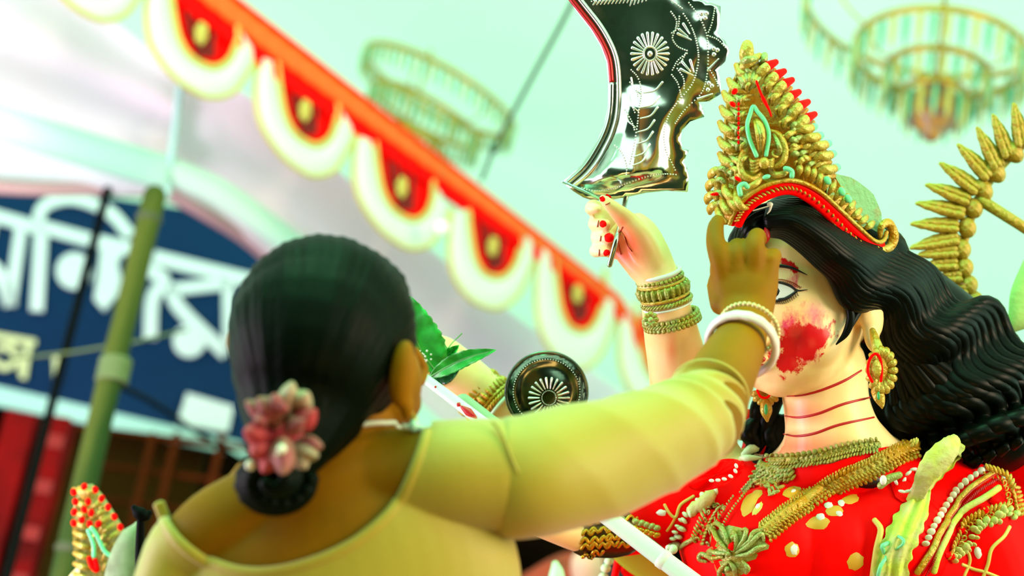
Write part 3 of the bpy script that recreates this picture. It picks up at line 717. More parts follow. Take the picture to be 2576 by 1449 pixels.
# ---- hair
def hair_strands(A, Bc, n, r0, r1, waves, amp, d0, bulge, seed, taper_end=.5, nn_=14):
    rnd = random.Random(seed); out = MB()
    A = catmull(A, 10); Bc = catmull(Bc, 10)
    def at(cp, t):
        q = t * (len(cp) - 1); i = min(int(q), len(cp) - 2); return cp[i] * (1 - q + i) + cp[i + 1] * (q - i)
    for s in range(n):
        w = s / (n - 1); ph = rnd.uniform(-.18, .18) + w * .7; cps = []
        for k in range(60):
            t = k / 59; a_, b_ = at(A, t), at(Bc, t); c = a_ * (1 - w) + b_ * w
            tg = at(A, min(1, t + .02)) * (1 - w) + at(Bc, min(1, t + .02)) * w - c
            tg = tg / (np.linalg.norm(tg[:2]) + 1e-6); am = amp * min(1, max(0, (t - .25) * 2.4))
            sw = math.sin(t * waves * 2 * math.pi + ph) * am
            d = c[2] - bulge * math.sin(math.pi * min(1, max(0, w))) + (0.012 * math.cos(t * waves * 2 * math.pi + ph)) * min(1, max(0, t - .2) * 2)
            rr = (r0 + (r1 - r0) * t) * (1.15 - .35 * abs(2 * w - 1)) * (1 - taper_end * max(0, t - .85) / .15)
            cps.append((c[0] - tg[1] * sw, c[1] + tg[0] * sw, d, rr))
        out.tube([P(c[0], c[1], c[2]) for c in cps], [(c[3] * c[2] / FP, c[3] * 1.15 * c[2] / FP) for c in cps], n=nn_)
    return out
HA = [(1938, 516, 2.50), (2020, 512, 2.49), (2110, 560, 2.50), (2190, 618, 2.53), (2262, 622, 2.58), (2330, 690, 2.60), (2420, 760, 2.62), (2500, 790, 2.63), (2590, 880, 2.64), (2640, 930, 2.64)]
HB = [(1936, 586, 2.475), (1975, 594, 2.465), (2030, 635, 2.468), (2085, 690, 2.475), (2140, 760, 2.50), (2205, 800, 2.56), (2262, 900, 2.61), (2252, 1000, 2.63), (2290, 1080, 2.63), (2380, 1150, 2.63)]
hs = hair_strands(HA, HB, 17, 15, 27, 5.0, 19, 2.55, .035, 3)
# mass behind the strands
hs.ptube([(2080, 640, 2.60, 120), (2180, 720, 2.64, 130), (2290, 800, 2.68, 140), (2400, 950, 2.70, 190), (2480, 1050, 2.70, 150)], n=24)
hs.ptube([(2250, 830, 2.66, 70), (2300, 950, 2.68, 110), (2370, 1070, 2.68, 110), (2460, 1120, 2.68, 60)], n=20)
hs.ptube([(1990, 560, 2.56, 80), (2080, 600, 2.56, 100), (2200, 650, 2.60, 90)], n=20)
hs.ptube([(2200, 850, 2.66, 50), (2232, 960, 2.67, 62), (2250, 1050, 2.67, 70), (2320, 1130, 2.67, 60)], n=20)
# lower-right drop of hair
hs2 = hair_strands([(2330, 860, 2.62), (2480, 930, 2.62), (2600, 1000, 2.62), (2660, 1060, 2.62)], [(2250, 940, 2.63), (2262, 1040, 2.63), (2330, 1120, 2.63), (2430, 1170, 2.63)], 8, 22, 24, 3.2, 18, 2.6, .03, 8)
hs.v, hs.f, hs.mi = hs.v, hs.f, hs.mi
hs.add(hs2.v, hs2.f)
hs.ptube([(2134, 760, 2.50, 10), (2140, 800, 2.50, 11), (2128, 838, 2.50, 9), (2104, 866, 2.495, 2)], n=12)   # side lock
hs.ptube([(2165, 770, 2.52, 12), (2150, 800, 2.51, 9), (2134, 836, 2.50, 3)], n=12)
hs.build('hair', M_hair, STAT)
b = hair_strands([(1940, 516, 2.49), (1900, 530, 2.48), (1862, 568, 2.48), (1850, 620, 2.49)], [(1925, 590, 2.47), (1910, 600, 2.47), (1895, 612, 2.475), (1885, 640, 2.48)], 6, 12, 12, 1, 2, 2.5, .01, 4)
b.ptube([(1900, 560, 2.53, 40), (1870, 610, 2.53, 40)], n=14)
b.build('hair', M_hair, STAT)
b = MB()
for (x0, y0, x1, y1) in [(1955, 1000, 1905, 1130), (1935, 990, 1888, 1080), (1960, 1060, 1930, 1150), (1905, 1060, 1880, 1140), (1975, 1060, 1950, 1140)]:
    b.ptube([(x0, y0, 2.66, 20), (x0 - 22, (y0 * 2 + y1) / 3, 2.655, 24), (x1 + 18, (y0 + y1 * 2) / 3, 2.66, 22), (x1, y1, 2.66, 12)], n=12)
b.build('hair', M_hair, STAT)
b = MB(); b.ptube([(1952, 516, 2.478, 3), (1944, 540, 2.462, 4), (1930, 566, 2.455, 5), (1928, 594, 2.452, 10), (1924, 606, 2.455, 8)], n=10); b.build('red_parting', M_neckred, STAT)
b = MB(); b.ptube([(1895, 530, 2.44, 1.6), (1932, 519, 2.44, 1.6)], n=6); b.pball(1937, 514, 2.44, 8, 6, 5); b.ptube([(1940, 516, 2.44, 4), (1936, 530, 2.44, 2.5), (1930, 538, 2.44, 1)], n=6)
b.build('white_thread_knot', M_white, STAT)
# back plaster of crown, seen green at right
def cdep(x, y):
    q = (x - 1905) / 340.0
    return 2.435 + (.125 * q * q if q > 0 else .35 * q * q) + .02 * max(0, (330 - y) / 230.0)
CR = put(MB().plate([P(x, y, cdep(x, y) + .012) for x, y in [(1880, 112), (1896, 150), (1925, 160), (1960, 200), (1990, 240), (2015, 280), (2032, 330), (2062, 360), (2085, 400), (2098, 440), (2135, 500), (2180, 560), (2232, 590), (2240, 612), (2222, 632), (2196, 626), (2149, 596), (2097, 545), (2045, 508), (1997, 486), (1941, 490), (1893, 508), (1860, 545), (1845, 562), (1806, 545), (1800, 500), (1800, 455), (1818, 410), (1824, 360), (1826, 300), (1832, 240), (1845, 200), (1862, 170)]], .020, T).mesh('crown_plate', M_gold, False), 'crown', STAT)
MB().plate([P(x, y, 2.50 + (x - 2100) * .0004) for x, y in [(2080, 430), (2114, 440), (2140, 446), (2159, 457), (2186, 478), (2198, 490), (2206, 508), (2217, 535), (2219, 566), (2262, 622), (2300, 665), (2290, 690), (2240, 650), (2150, 600), (2080, 520)]], .05, T).build('crown_backing', M_plaster, CR, smooth=False, label='rough green plaster backing')
G3 = [M_gold, M_red, M_mint, M_goldg]
def leaf(pts, w, lift=.012, tip=None, n=9, flat=.55, nm='leaf', k=4, green=False, base=None, dfn=cdep):
    """a modelled relief leaf: pts in px, w list of half widths px, tip 1 red 2 mint"""
    cp = catmull([(p[0], p[1], w[i] if isinstance(w, (list, tuple)) else w) for i, p in enumerate(pts)], k); N = len(cp)
    b = MB(); q = []
    for i, c in enumerate(cp):
        t_ = i / (N - 1); q.append((P(c[0], c[1], dfn(c[0], c[1]) - lift * (.4 + .9 * math.sin(math.pi * min(t_ * .9, 1)))), max(c[2], 1) * 2.45 / FP))
    b.tube([a_[0] for a_ in q], [(a_[1], a_[1] * (flat + .35)) for a_ in q], n=n, mi=3 if green else 0, tipmat=(tip[1], tip[0]) if tip else None)
    return b.build(nm, G3, CR if base is None else base)
# edge leaves, left (red tips) and right
for (x, y) in [(1848, 160), (1829, 197), (1816, 229), (1810, 266), (1806, 304), (1805, 345), (1806, 383)]:
    s_ = 1 if y > 180 else .8
    leaf([(x + 54 * s_, y + 34), (x + 36 * s_, y + 30), (x + 16 * s_, y + 20), (x + 5, y + 4)], [5, 10, 12 * s_, 8], tip=(1, .74), lift=.014)
    leaf([(x + 70 * s_, y + 22), (x + 46 * s_, y + 20), (x + 30 * s_, y + 8)], [3, 6, 5], lift=.016, green=True)
    leaf([(x + 66 * s_, y + 42), (x + 40 * s_, y + 44), (x + 24 * s_, y + 38)], [3, 5, 4], lift=.010)
for j, (x, y) in enumerate([(1912, 140), (1952, 156), (1973, 179), (1993, 201), (2010, 231), (2033, 256), (2050, 287)]):
    leaf([(x - 50, y + 58), (x - 42, y + 30), (x - 22, y + 12), (x, y)], [5, 12, 13, 8], tip=None if j == 0 else (1, .56), lift=.015)
    leaf([(x - 60, y + 64), (x - 56, y + 42), (x - 38, y + 28)], [3, 6, 5], lift=.013, green=True)
    leaf([(x - 30, y + 62), (x - 22, y + 40), (x - 4, y + 20)], [3, 7, 6], lift=.010)
for j, (x, y) in enumerate([(2056, 318), (2072, 340), (2092, 360), (2104, 386), (2114, 420)]):
    leaf([(x - 62, y + 26), (x - 46, y + 6), (x - 24, y + 6), (x - 6, y)], [5, 11, 13, 9], tip=(2, .64), lift=.015)
    leaf([(x - 66, y + 40), (x - 40, y + 26), (x - 16, y + 22)], [4, 8, 7], lift=.011)
# topmost bud
leaf([(1884, 168), (1878, 140), (1880, 116), (1881, 108)], [13, 19, 16, 9], tip=(1, .72), lift=.016); leaf([(1862, 160), (1880, 150), (1906, 148)], [5, 9, 5], lift=.024, green=True)
leaf([(1915, 165), (1922, 150), (1924, 138)], [6, 9, 8], lift=.012, green=True)
for j in range(7):   # fan below the bud
    a_ = -.9 + j * .3; leaf([(1886 + 42 * math.sin(a_), 215 - 46 * math.cos(a_)), (1886 + 22 * math.sin(a_), 218 - 22 * math.cos(a_)), (1886, 225)], [4, 6, 3], lift=.018, green=j % 2 == 0)
def spiral(cx, cy, r_, a0, turns, w, lift=.016, sx=1, tip=None, nm='scroll', green=False, k=1, base=None, ey=1.0):
    pts = []; ws = []
    N = max(8, int(14 * turns))
    for i in range(N + 1):
        t_ = i / N; rr = r_ * (1 - .82 * t_); a_ = a0 + sx * turns * 2 * math.pi * t_; pts.append((cx + rr * math.cos(a_), cy + rr * ey * math.sin(a_))); ws.append(w * (1 - .5 * t_))
    return leaf(pts, ws, lift=lift, tip=tip, nm=nm, k=k, green=green, base=base)
# central jewel
leaf([(1895, 286), (1912, 330), (1914, 392)], [4, 13, 5], lift=.020, nm='jewel'); 
for q in (-7, 0, 7): leaf([(1896 + q * .3, 292), (1911 + q, 335), (1914 + q * .4, 388)], [2, 4, 2], lift=.027, nm='jewel_rib', green=q == 0)
lens = [(1903, 392), (1886, 350), (1880, 315), (1887, 288), (1895, 268), (1906, 282), (1924, 305), (1934, 340), (1927, 390)]
leaf(lens, [5.5] * 9, lift=.018, nm='jewel_rim'); CR.children[-1].data.materials[0] = M_gold
jr = MB(); cp = catmull(lens, 5); jr.tube([P(c[0], c[1], cdep(c[0], c[1]) - .024) for c in cp], [(5.6 * 2.4 / FP, 5 * 2.4 / FP)] * len(cp), n=10); jr.build('jewel_rim', M_mint, CR, label='mint green rim')
# scrolls both sides of the jewel
spiral(1950, 384, 18, -2.2, 1.1, 6); spiral(1866, 362, 18, 2.6, 1.2, 7, green=True)
leaf([(1872, 352), (1880, 366), (1868, 392), (1862, 420), (1872, 442), (1896, 450), (1912, 436)], [5, 8, 9, 9, 9, 7, 4], lift=.018)
leaf([(1936, 328), (1960, 340), (1974, 370), (1972, 400), (1955, 418), (1935, 415)], [4, 8, 9, 9, 7, 4], lift=.018)
leaf([(1944, 332), (1955, 356), (1962, 380), (1950, 398)], [3, 6, 6, 3], lift=.020, green=True)
for j in range(4): leaf([(1880 + j * 2, 392 + j * 9), (1893, 408 + j * 8), (1912, 400 + j * 8)], [3, 5, 3], lift=.018 - j * .001)
for j in range(4): leaf([(1952 - j * 2, 390 + j * 7), (1940, 404 + j * 5), (1924, 402 + j * 4)], [3, 4.5, 3], lift=.018)
MB().pball(1922, 410, 2.405, 14, 15, 10).build('boss', M_gold, CR)
leaf([(1916, 440), (1905, 458), (1885, 470), (1868, 472)], [6, 9, 8, 5], lift=.016); leaf([(1938, 424), (1950, 440), (1972, 436), (1986, 424)], [6, 9, 8, 6], lift=.016)
b = MB(); cp = catmull([(1862, 488), (1860, 470), (1872, 463), (1880, 470)], 5); b.tube([P(c[0], c[1], 2.405) for c in cp], .0032, n=9); b.build('mint_curl', M_mint, CR)
b = MB(); cp = catmull([(1976, 424), (1984, 426), (1992, 432), (1992, 443)], 5); b.tube([P(c[0], c[1], 2.412) for c in cp], .0032, n=9); b.build('mint_curl', M_mint, CR)
MB().pball(1928, 445, 2.402, 11, 6, 5, rot=-.3).build('mint_bead', M_mint, CR)
# filling relief
rnd = random.Random(5)
for (x, y) in [(1850, 205), (1838, 240), (1835, 280), (1834, 318), (1836, 356), (1840, 392), (1822, 420)]:
    for q in range(3): leaf([(x + 8 + q * 10, y + 26), (x + 8 + q * 11, y + 10), (x + 22 + q * 10, y)], [3, 5, 3], lift=.014 + .003 * q, green=q == 1, k=3)
for (x, y) in [(1950, 210), (1962, 240), (1980, 268), (1990, 300), (1998, 335), (2010, 372), (2030, 400)]:
    leaf([(x - 20, y + 24), (x - 16, y + 4), (x + 6, y - 4)], [4, 8, 5], lift=.017); leaf([(x, y + 30), (x + 6, y + 14), (x + 22, y + 8)], [4, 7, 4], lift=.015, green=True); spiral(x - 24, y + 10, 9, 1, .9, 4, lift=.016)
b = MB()
for k in range(9): b.pball(1858 - abs(k - 9) * .0, 262 + k * 12, 2.418, 3.4, 5, 3)
b.build('red_dots', M_red, CR)
b = MB(); cp = catmull([(1903, 205, 4), (1914, 235, 4), (1922, 252, 6), (1934, 275, 4), (1940, 292, 3)], 5); b.tube([P(c[0], c[1], 2.414) for c in cp], [c[2] * 2.4 / FP * .8 for c in cp], n=8)
b.pball(1848, 230, 2.41, 7, 9, 3, rot=.6); b.pball(1843, 262, 2.415, 9, 6, 3, rot=.7); b.build('red_daub', M_red, CR)
# beads column right of scroll
for j, (x, y) in enumerate([(1994, 352), (1996, 368), (1998, 386), (2024, 398)]): leaf([(x - 10, y), (x, y - 1), (x + 12, y + 3)], [5, 8, 6], lift=.018, green=j % 2 == 0, k=3)
# gadroons along the right band
for j, (x, y, dx, dy) in enumerate([(2008, 412, 2, 28), (2028, 414, 0, 32), (2046, 420, -4, 34), (2064, 432, -8, 36), (2080, 446, -10, 34), (2098, 456, -14, 32), (2116, 474, -18, 28), (2132, 492, -20, 26), (2148, 510, -22, 22), (2164, 528, -24, 20), (2180, 546, -24, 18), (2196, 560, -22, 16)]):
    leaf([(x, y), (x + dx * .5 + 3, y + dy * .5), (x + dx, y + dy)], [7, 9, 4], lift=.017, n=9, k=4, tip=None)
    if j in (4, 6, 7): MB().pball(x + 2, y + 8, cdep(x, y) - .030, 9, 12, 4, rot=-.5).build('mint_daub', M_mint, CR)
leaf([(2214, 600), (2216, 572), (2232, 560), (2244, 574), (2248, 598), (2238, 622), (2212, 630)], [6, 9, 12, 12, 14, 12, 8], lift=.018, nm='end_curl')
# gadroons and fan leaves at the left
for j, (x, y) in enumerate([(1792, 434), (1786, 462), (1783, 494), (1790, 520)]):
    leaf([(x + 30, y + 18), (x + 14, y - 4), (x - 2, y + 4), (x - 4, y + 16)], [6, 11, 11, 6], lift=.014); leaf([(x + 44, y + 10), (x + 28, y - 10), (x + 10, y - 8)], [4, 7, 5], lift=.017, green=True)
for j, (x, y) in enumerate([(1836, 402), (1832, 422), (1842, 436)]):
    leaf([(x + 20, y + 26), (x + 22, y + 6), (x + 4, y)], [4, 8, 6], lift=.018); leaf([(x + 6, y + 30), (x + 8, y + 14), (x - 4, y + 10)], [3, 6, 5], lift=.016, green=True)
for j, (x, y) in enumerate([(1826, 456), (1838, 478), (1852, 476), (1818, 490), (1806, 512)]):
    leaf([(x, y), (x - 2 + j, y + 24), (x + 14, y + 44), (x + 30, y + 48)], [7, 10, 9, 4], lift=.019)
MB().pball(1856, 450, 2.41, 10, 5, 4, rot=.6).pball(1802, 488, 2.44, 15, 4.5, 4, rot=-.1).build('red_daub', M_red, CR)
# arched band: gold rim, red, rope, red, thin gold rim
arc_o = [(1836, 562), (1848, 534), (1872, 502), (1910, 474), (1962, 456), (2010, 457), (2062, 482), (2114, 528), (2160, 572), (2200, 606), (2222, 606), (2230, 585)]
arc_r1 = [(1843, 562), (1856, 534), (1880, 506), (1916, 482), (1964, 466), (2008, 468), (2056, 494), (2104, 536), (2148, 580), (2194, 616), (2220, 616)]
arc_m = [(1850, 562), (1866, 534), (1888, 510), (1922, 489), (1966, 474), (2004, 476), (2048, 500), (2096, 542), (2140, 588), (2188, 622), (2214, 620)]
arc_i = [(1862, 566), (1874, 542), (1898, 516), (1928, 498), (1966, 484), (2000, 486), (2038, 508), (2086, 550), (2130, 596), (2182, 632), (2216, 634)]
for nm, pts, w, m_, dz in [('rim', arc_o, 6, M_gold, -.018), ('red_band', arc_r1, 9, M_red, -.012), ('red_band', [(a_[0] * .45 + b_[0] * .55, a_[1] * .45 + b_[1] * .55 + 1) for a_, b_ in zip(arc_m, arc_i)], 11, M_red, -.011), ('rim', arc_i, 4, M_goldg, -.009)]:
    cp = catmull(pts, 6); MB().tube([P(c[0], c[1], cdep(c[0], c[1]) + dz) for c in cp], [(w * 2.45 / FP, .0035)] * len(cp), n=10).build(nm, m_, CR)
cp = catmull(arc_m, 8)
for i in range(2, len(cp) - 2, 2):
    c = cp[i]; t_ = cp[i + 1] - cp[i - 1]; an = math.atan2(t_[1], t_[0]) + .9
    MB().pball(c[0], c[1], cdep(c[0], c[1]) - .018, 7.5 if i < 40 else 5, 3, 4, rot=an, n=8, m_=5).build('twist', M_gold, CR)

# ---- earrings, necklaces and trims
ea = MB().ptube([(2195, 832, 2.50, 8), (2202, 856, 2.485, 12), (2208, 880, 2.475, 15), (2210, 905, 2.470, 12)], n=12).build('earring', M_gold, STAT)
cx, cy = 2218, 932
for k in range(16):
    a_ = 2 * math.pi * k / 16; b = MB(); b.ptube([(cx + 16 * math.cos(a_), cy + 24 * math.sin(a_), 2.470, 5), (cx + 30 * math.cos(a_), cy + 48 * math.sin(a_), 2.464, 10, 7), (cx + 37 * math.cos(a_), cy + 58 * math.sin(a_), 2.470, 8, 5)], n=9, k=3); b.build('petal', M_gold, ea)
b = MB(); b.pball(cx - 8, cy - 6, 2.468, 26, 38, 10, n=18, m_=10); b.pball(cx - 12, cy - 4, 2.458, 15, 24, 8, n=14, m_=8); b.build('boss', M_gold, ea)
b = MB(); cp = catmull([(cx - 24, cy + 28), (cx - 35, cy + 2), (cx - 30, cy - 28), (cx - 16, cy - 42), (cx - 4, cy - 30), (cx, cy), (cx - 2, cy + 26)], 5); b.tube([P(c[0], c[1], 2.457) for c in cp], .0018, n=8); b.build('red_ring', M_red, ea)
b = MB(); b.ptube([(2205, 985, 2.47, 14), (2212, 1000, 2.468, 15, 8), (2218, 1018, 2.468, 8, 6), (2219, 1027, 2.468, 2)], n=10); b.build('drop', M_gold, ea)
MB().pball(2210, 996, 2.462, 4, 11, 4).build('green_stone', mat('green_paint', (.02, .35, .08), .3), ea)
e2 = MB().pball(1925, 992, 2.60, 30, 14, 12).build('earring', M_gold, STAT)
for k in range(7):
    a_ = .25 + k * .44; b = MB(); b.ptube([(1926 + 8 * math.cos(a_), 984 + 8 * math.sin(a_), 2.595, 5), (1926 + 28 * math.cos(a_), 984 + 28 * math.sin(a_), 2.59, 9, 6), (1926 + 37 * math.cos(a_), 984 + 35 * math.sin(a_), 2.595, 6, 4)], n=8, k=3); b.build('petal', M_gold, e2)
b = MB(); b.ptube([(1926, 1010, 2.59, 13, 8), (1928, 1035, 2.585, 15, 8), (1930, 1058, 2.59, 4)], n=10); b.build('drop', M_gold, e2)
MB().pball(1927, 1030, 2.577, 5, 14, 4).build('green_stone', MATS['green_paint'], e2)
b = MB(); cp = catmull([(1905, 982), (1914, 998), (1930, 1000), (1942, 986)], 5); b.tube([P(c[0], c[1], 2.582) for c in cp], .0016, n=8); b.build('red_ring', M_red, e2)

def trim(name, path, rows, m_, step=13, parent=STAT, off=.005, each=False, sz=1.0, bvh=BB, flat=.5, spread=.55):
    """a modelled band along a px path: rows = list of (side offset px, radius px, kind)"""
    cp = catmull(path, 12); L = [0]
    for i in range(1, len(cp)): L.append(L[-1] + np.linalg.norm(cp[i][:2] - cp[i - 1][:2]))
    b = MB()
    def at(s):
        i = min(np.searchsorted(L, s), len(cp) - 1); i = max(i, 1); t_ = (s - L[i - 1]) / (L[i] - L[i - 1] + 1e-9)
        c = cp[i - 1] * (1 - t_) + cp[i] * t_; g = cp[i] - cp[i - 1]; g = g / (np.linalg.norm(g) + 1e-9); return c, g
    for (so, r_, kind) in rows:
        s = 0
        if kind == 'line':
            pts = []
            while s < L[-1]:
                c, g = at(s); p, nn = shot(bvh, c[0] - g[1] * so, c[1] + g[0] * so, off); pts.append(p); s += 8
            good = [pts[0]]
            for p in pts[1:]:
                if (p - good[-1]).length < .05: good.append(p)
            b.tube(good, (r_ * 2.5 / FP, .0035), n=8); continue
        while s < L[-1]:
            c, g = at(s); x, y = c[0] - g[1] * so, c[1] + g[0] * so; p, nn = shot(bvh, x, y, off)
            t3 = (shot(bvh, x + g[0] * 4, y + g[1] * 4, off * .6)[0] - p)
            if t3.length > .02 or t3.length < 1e-5: s += step; continue
            t3.normalize(); sd = nn.cross(t3).normalized(); rr = r_ * 2.55 / FP * random.uniform(.85, 1.15)
            if kind == 'bead' and each: MB().ball(p, (rr, rr, rr * .8), axes=(t3, sd, nn), n=12, m_=8).build('bead', m_, parent); s += r_ * 1.7
            elif kind == 'bead': b.ball(p, (rr, rr, rr * .8), axes=(t3, sd, nn), n=8, m_=5); s += r_ * 1.9
            elif kind == 'leaf':
                d_ = (t3 * .5 + sd * spread * (1 if so >= 0 else -1)).normalized(); b.ball(p + d_ * rr * .4, (rr * 1.5, rr * .55, rr * .6), axes=(d_, nn.cross(d_).normalized(), nn), n=8, m_=5); s += r_ * 1.15
            elif kind == 'curl':
                ring_ = [p + (t3 * math.cos(q) + sd * math.sin(q)) * rr * (.95 - .1 * q) for q in np.linspace(0, 5.5, 9)]; b.tube(ring_, rr * .28, n=6, ref=nn); s += r_ * 1.9
    return b.build(name, m_, parent, kind=None if rows[0][2] == 'line' and len(rows) == 1 else 'stuff') if b.v else None
base_band = lambda nm, path, w, m_: trim(nm, path, [(0, w, 'line')], m_, off=.0015)
neck1 = [(1936, 1158), (1990, 1152), (2060, 1140), (2130, 1122), (2205, 1112)]
base_band('necklace_band', [(1940, 1164), (2000, 1160), (2070, 1148), (2150, 1128), (2210, 1122)], 13, M_goldg)
trim('necklace', neck1, [(-6, 7, 'bead'), (5, 6, 'curl'), (14, 6, 'leaf'), (24, 7, 'leaf')], M_goldg)
base_band('necklace_band', [(1915, 1180), (1950, 1190), (1985, 1200)], 20, M_goldg)
trim('necklace_leaves', [(1905, 1180), (1930, 1195), (1955, 1225), (1930, 1245)], [(-12, 9, 'leaf'), (0, 8, 'leaf'), (14, 10, 'leaf'), (28, 10, 'leaf')], M_goldg)
trim('necklace_leaves', [(1930, 1185), (1965, 1190), (2000, 1182)], [(0, 8, 'leaf'), (12, 9, 'leaf'), (22, 8, 'leaf')], M_goldg)
v2 = [(2312, 1130), (2250, 1150), (2180, 1185), (2110, 1215), (2040, 1262), (1980, 1300), (1925, 1345)]
base_band('gold_border', v2, 24, M_gold)
trim('gold_border_relief', v2, [(-20, 6, 'bead'), (-12, 5, 'bead'), (-3, 7, 'leaf'), (8, 8, 'curl'), (20, 8, 'leaf'), (26, 6, 'leaf')], M_gold)
v3 = [(1922, 1180), (1895, 1215), (1865, 1250), (1838, 1285), (1818, 1320), (1812, 1340)]
base_band('gold_border', [(c[0] - 4, c[1]) for c in v3], 9, M_goldg)
trim('gold_border_relief', v3, [(-8, 4, 'bead'), (0, 3, 'line'), (8, 4, 'bead')], M_goldg)
v4 = [(1812, 1275), (1790, 1305), (1775, 1340), (1768, 1365)]
trim('gold_border_relief', v4, [(-18, 9, 'curl'), (-6, 8, 'leaf'), (8, 8, 'curl'), (20, 7, 'leaf')], M_goldg)
# central acanthus ornament on the chest
cxo, cyo = 1838, 1385
def surf_leaf(pts, w, m_, nm, lift=.006, parent=STAT, k=4):
    cp = catmull([(p[0], p[1], w[i]) for i, p in enumerate(pts)], k); q = []; pr = None
    for i, c in enumerate(cp):
        p, nn = shot(BB, c[0], c[1], lift * (.5 + .5 * math.sin(math.pi * i / (len(cp) - 1))))
        if pr is not None and (p - pr).length > .04: break
        q.append((p, c[2] * 2.55 / FP)); pr = p
    if len(q) < 3: return
    return MB().tube([a_[0] for a_ in q], [(a_[1], a_[1] * .8) for a_ in q], n=9).build(nm, m_, parent)
orn = [([(1830, 1392), (1802, 1388), (1775, 1372), (1758, 1352), (1772, 1350), (1782, 1362)]), ([(1836, 1385), (1815, 1360), (1802, 1335), (1790, 1325), (1782, 1335)]), ([(1842, 1380), (1832, 1350), (1820, 1325), (1806, 1320), (1800, 1332)]),
       ([(1822, 1400), (1795, 1402), (1772, 1392), (1766, 1405), (1780, 1412)]), ([(1850, 1385), (1858, 1360), (1850, 1340), (1842, 1352)]), ([(1855, 1390), (1882, 1375), (1905, 1352), (1918, 1345), (1922, 1360)]),
       ([(1855, 1398), (1885, 1392), (1908, 1378), (1925, 1372)]), ([(1856, 1382), (1875, 1358), (1880, 1335), (1868, 1335)]), ([(1860, 1378), (1888, 1362), (1900, 1340), (1935, 1330)]), ([(1715, 1380), (1735, 1365), (1756, 1352)]), ([(1808, 1415), (1790, 1430), (1800, 1442), (1815, 1436)]), ([(1870, 1410), (1885, 1425), (1878, 1440)]), ([(1835, 1412), (1820, 1430), (1822, 1449), (1840, 1460)]), ([(1838, 1410), (1852, 1425), (1854, 1449)])]
b = MB(); 
for (x, y, rx, ry) in [(1838, 1395, 62, 26), (1835, 1352, 48, 30), (1890, 1372, 42, 22), (1838, 1430, 42, 26)]: daub(BB, x, y, rx, ry, 0, None, '', None, mb=b, off=.002)
b.build('ornament_base', M_goldg, STAT)
for pts in orn: surf_leaf(pts, [4] + [6.5] * (len(pts) - 2) + [4], M_goldg, 'scroll')
for (x, y, r_) in [(1850, 1352, 8), (1839, 1392, 8), (1838, 1428, 9)]:
    p, nn = shot(BB, x, y, .006); MB().ball(p, r_ * 2.5 / FP, n=10, m_=6).build('boss', M_goldg, STAT)
daub(BB, 1846, 1374, 8, 12, .2, M_red, 'red_daub', STAT, off=.010)
# pale piping at the left of the chest
trim('pale_scallops', [(1800, 1238), (1770, 1262), (1750, 1285), (1725, 1310), (1705, 1345), (1692, 1385)], [(0, 12, 'bead'), (12, 9, 'bead')], M_pale, each=True)
daub(BB, 1782, 1252, 30, 18, -.9, M_sash, 'lime_leaf', STAT, off=.008); surf_leaf([(1745, 1290), (1775, 1262), (1800, 1232)], [16, 19, 8], M_sash, 'lime_leaf', .008)
surf_leaf([(1872, 1154), (1900, 1146), (1938, 1136)], [8, 14, 6], M_pale, 'pale_leaf', .012); surf_leaf([(1865, 1160), (1880, 1166), (1915, 1160)], [5, 9, 4], M_pale, 'pale_leaf', .010)
# sash at the right
sp = [(2408, 1108), (2380, 1150), (2350, 1195), (2325, 1235), (2298, 1290), (2272, 1340), (2245, 1400), (2230, 1480)]
b = MB(); cp = catmull(sp, 8); L = []
ws = catmull([(30,), (42,), (26,), (18,), (44,), (50,), (52,), (56,)], 8)
def sfn(u, v):
    i = min(int(u * (len(cp) - 1)), len(cp) - 2); t_ = u * (len(cp) - 1) - i; c = cp[i] * (1 - t_) + cp[i + 1] * t_; w = (ws[i][0] * (1 - t_) + ws[i + 1][0] * t_) * (1 + .10 * math.sin(u * 70) * (abs(v - .5) > .4))
    g = cp[i + 1] - cp[i]; g = g / np.linalg.norm(g); x, y = c[0] - g[1] * w * (2 * v - 1) * .8, c[1] + g[0] * w * (2 * v - 1) * .8
    return shot(BB, x, y, .003 + .010 * math.sin(math.pi * v) + .003 * math.sin(v * 19 + u * 9))[0]
b.grid(sfn, 70, 24).build('sash', M_sash, STAT)
MB().ptube([(2406, 1104, 2.51, 14, 7), (2388, 1126, 2.50, 27, 9), (2356, 1160, 2.497, 31, 9), (2332, 1194, 2.50, 26, 8), (2314, 1232, 2.512, 20, 7), (2300, 1262, 2.525, 22, 6)], n=20, wob=lambda u, th: 1 + .09 * math.sin(7 * th + u * 3) + .05 * math.sin(u * 50 + 2 * th)).build('sash_knot', M_sash, STAT)
surf_leaf([(2232, 1365), (2218, 1372), (2222, 1390)], [5, 6, 4], M_mint, 'mint_curl', .016); surf_leaf([(2252, 1350), (2262, 1362), (2250, 1382)], [4, 4, 2], M_mint, 'mint_curl', .02); surf_leaf([(2228, 1395), (2212, 1420), (2206, 1460)], [4, 5, 4], M_mint, 'mint_line', .018)
surf_leaf([(2200, 1310), (2215, 1335), (2205, 1380), (2195, 1449)], [7, 8, 8, 8], M_goldy, 'sash_edge', .006)
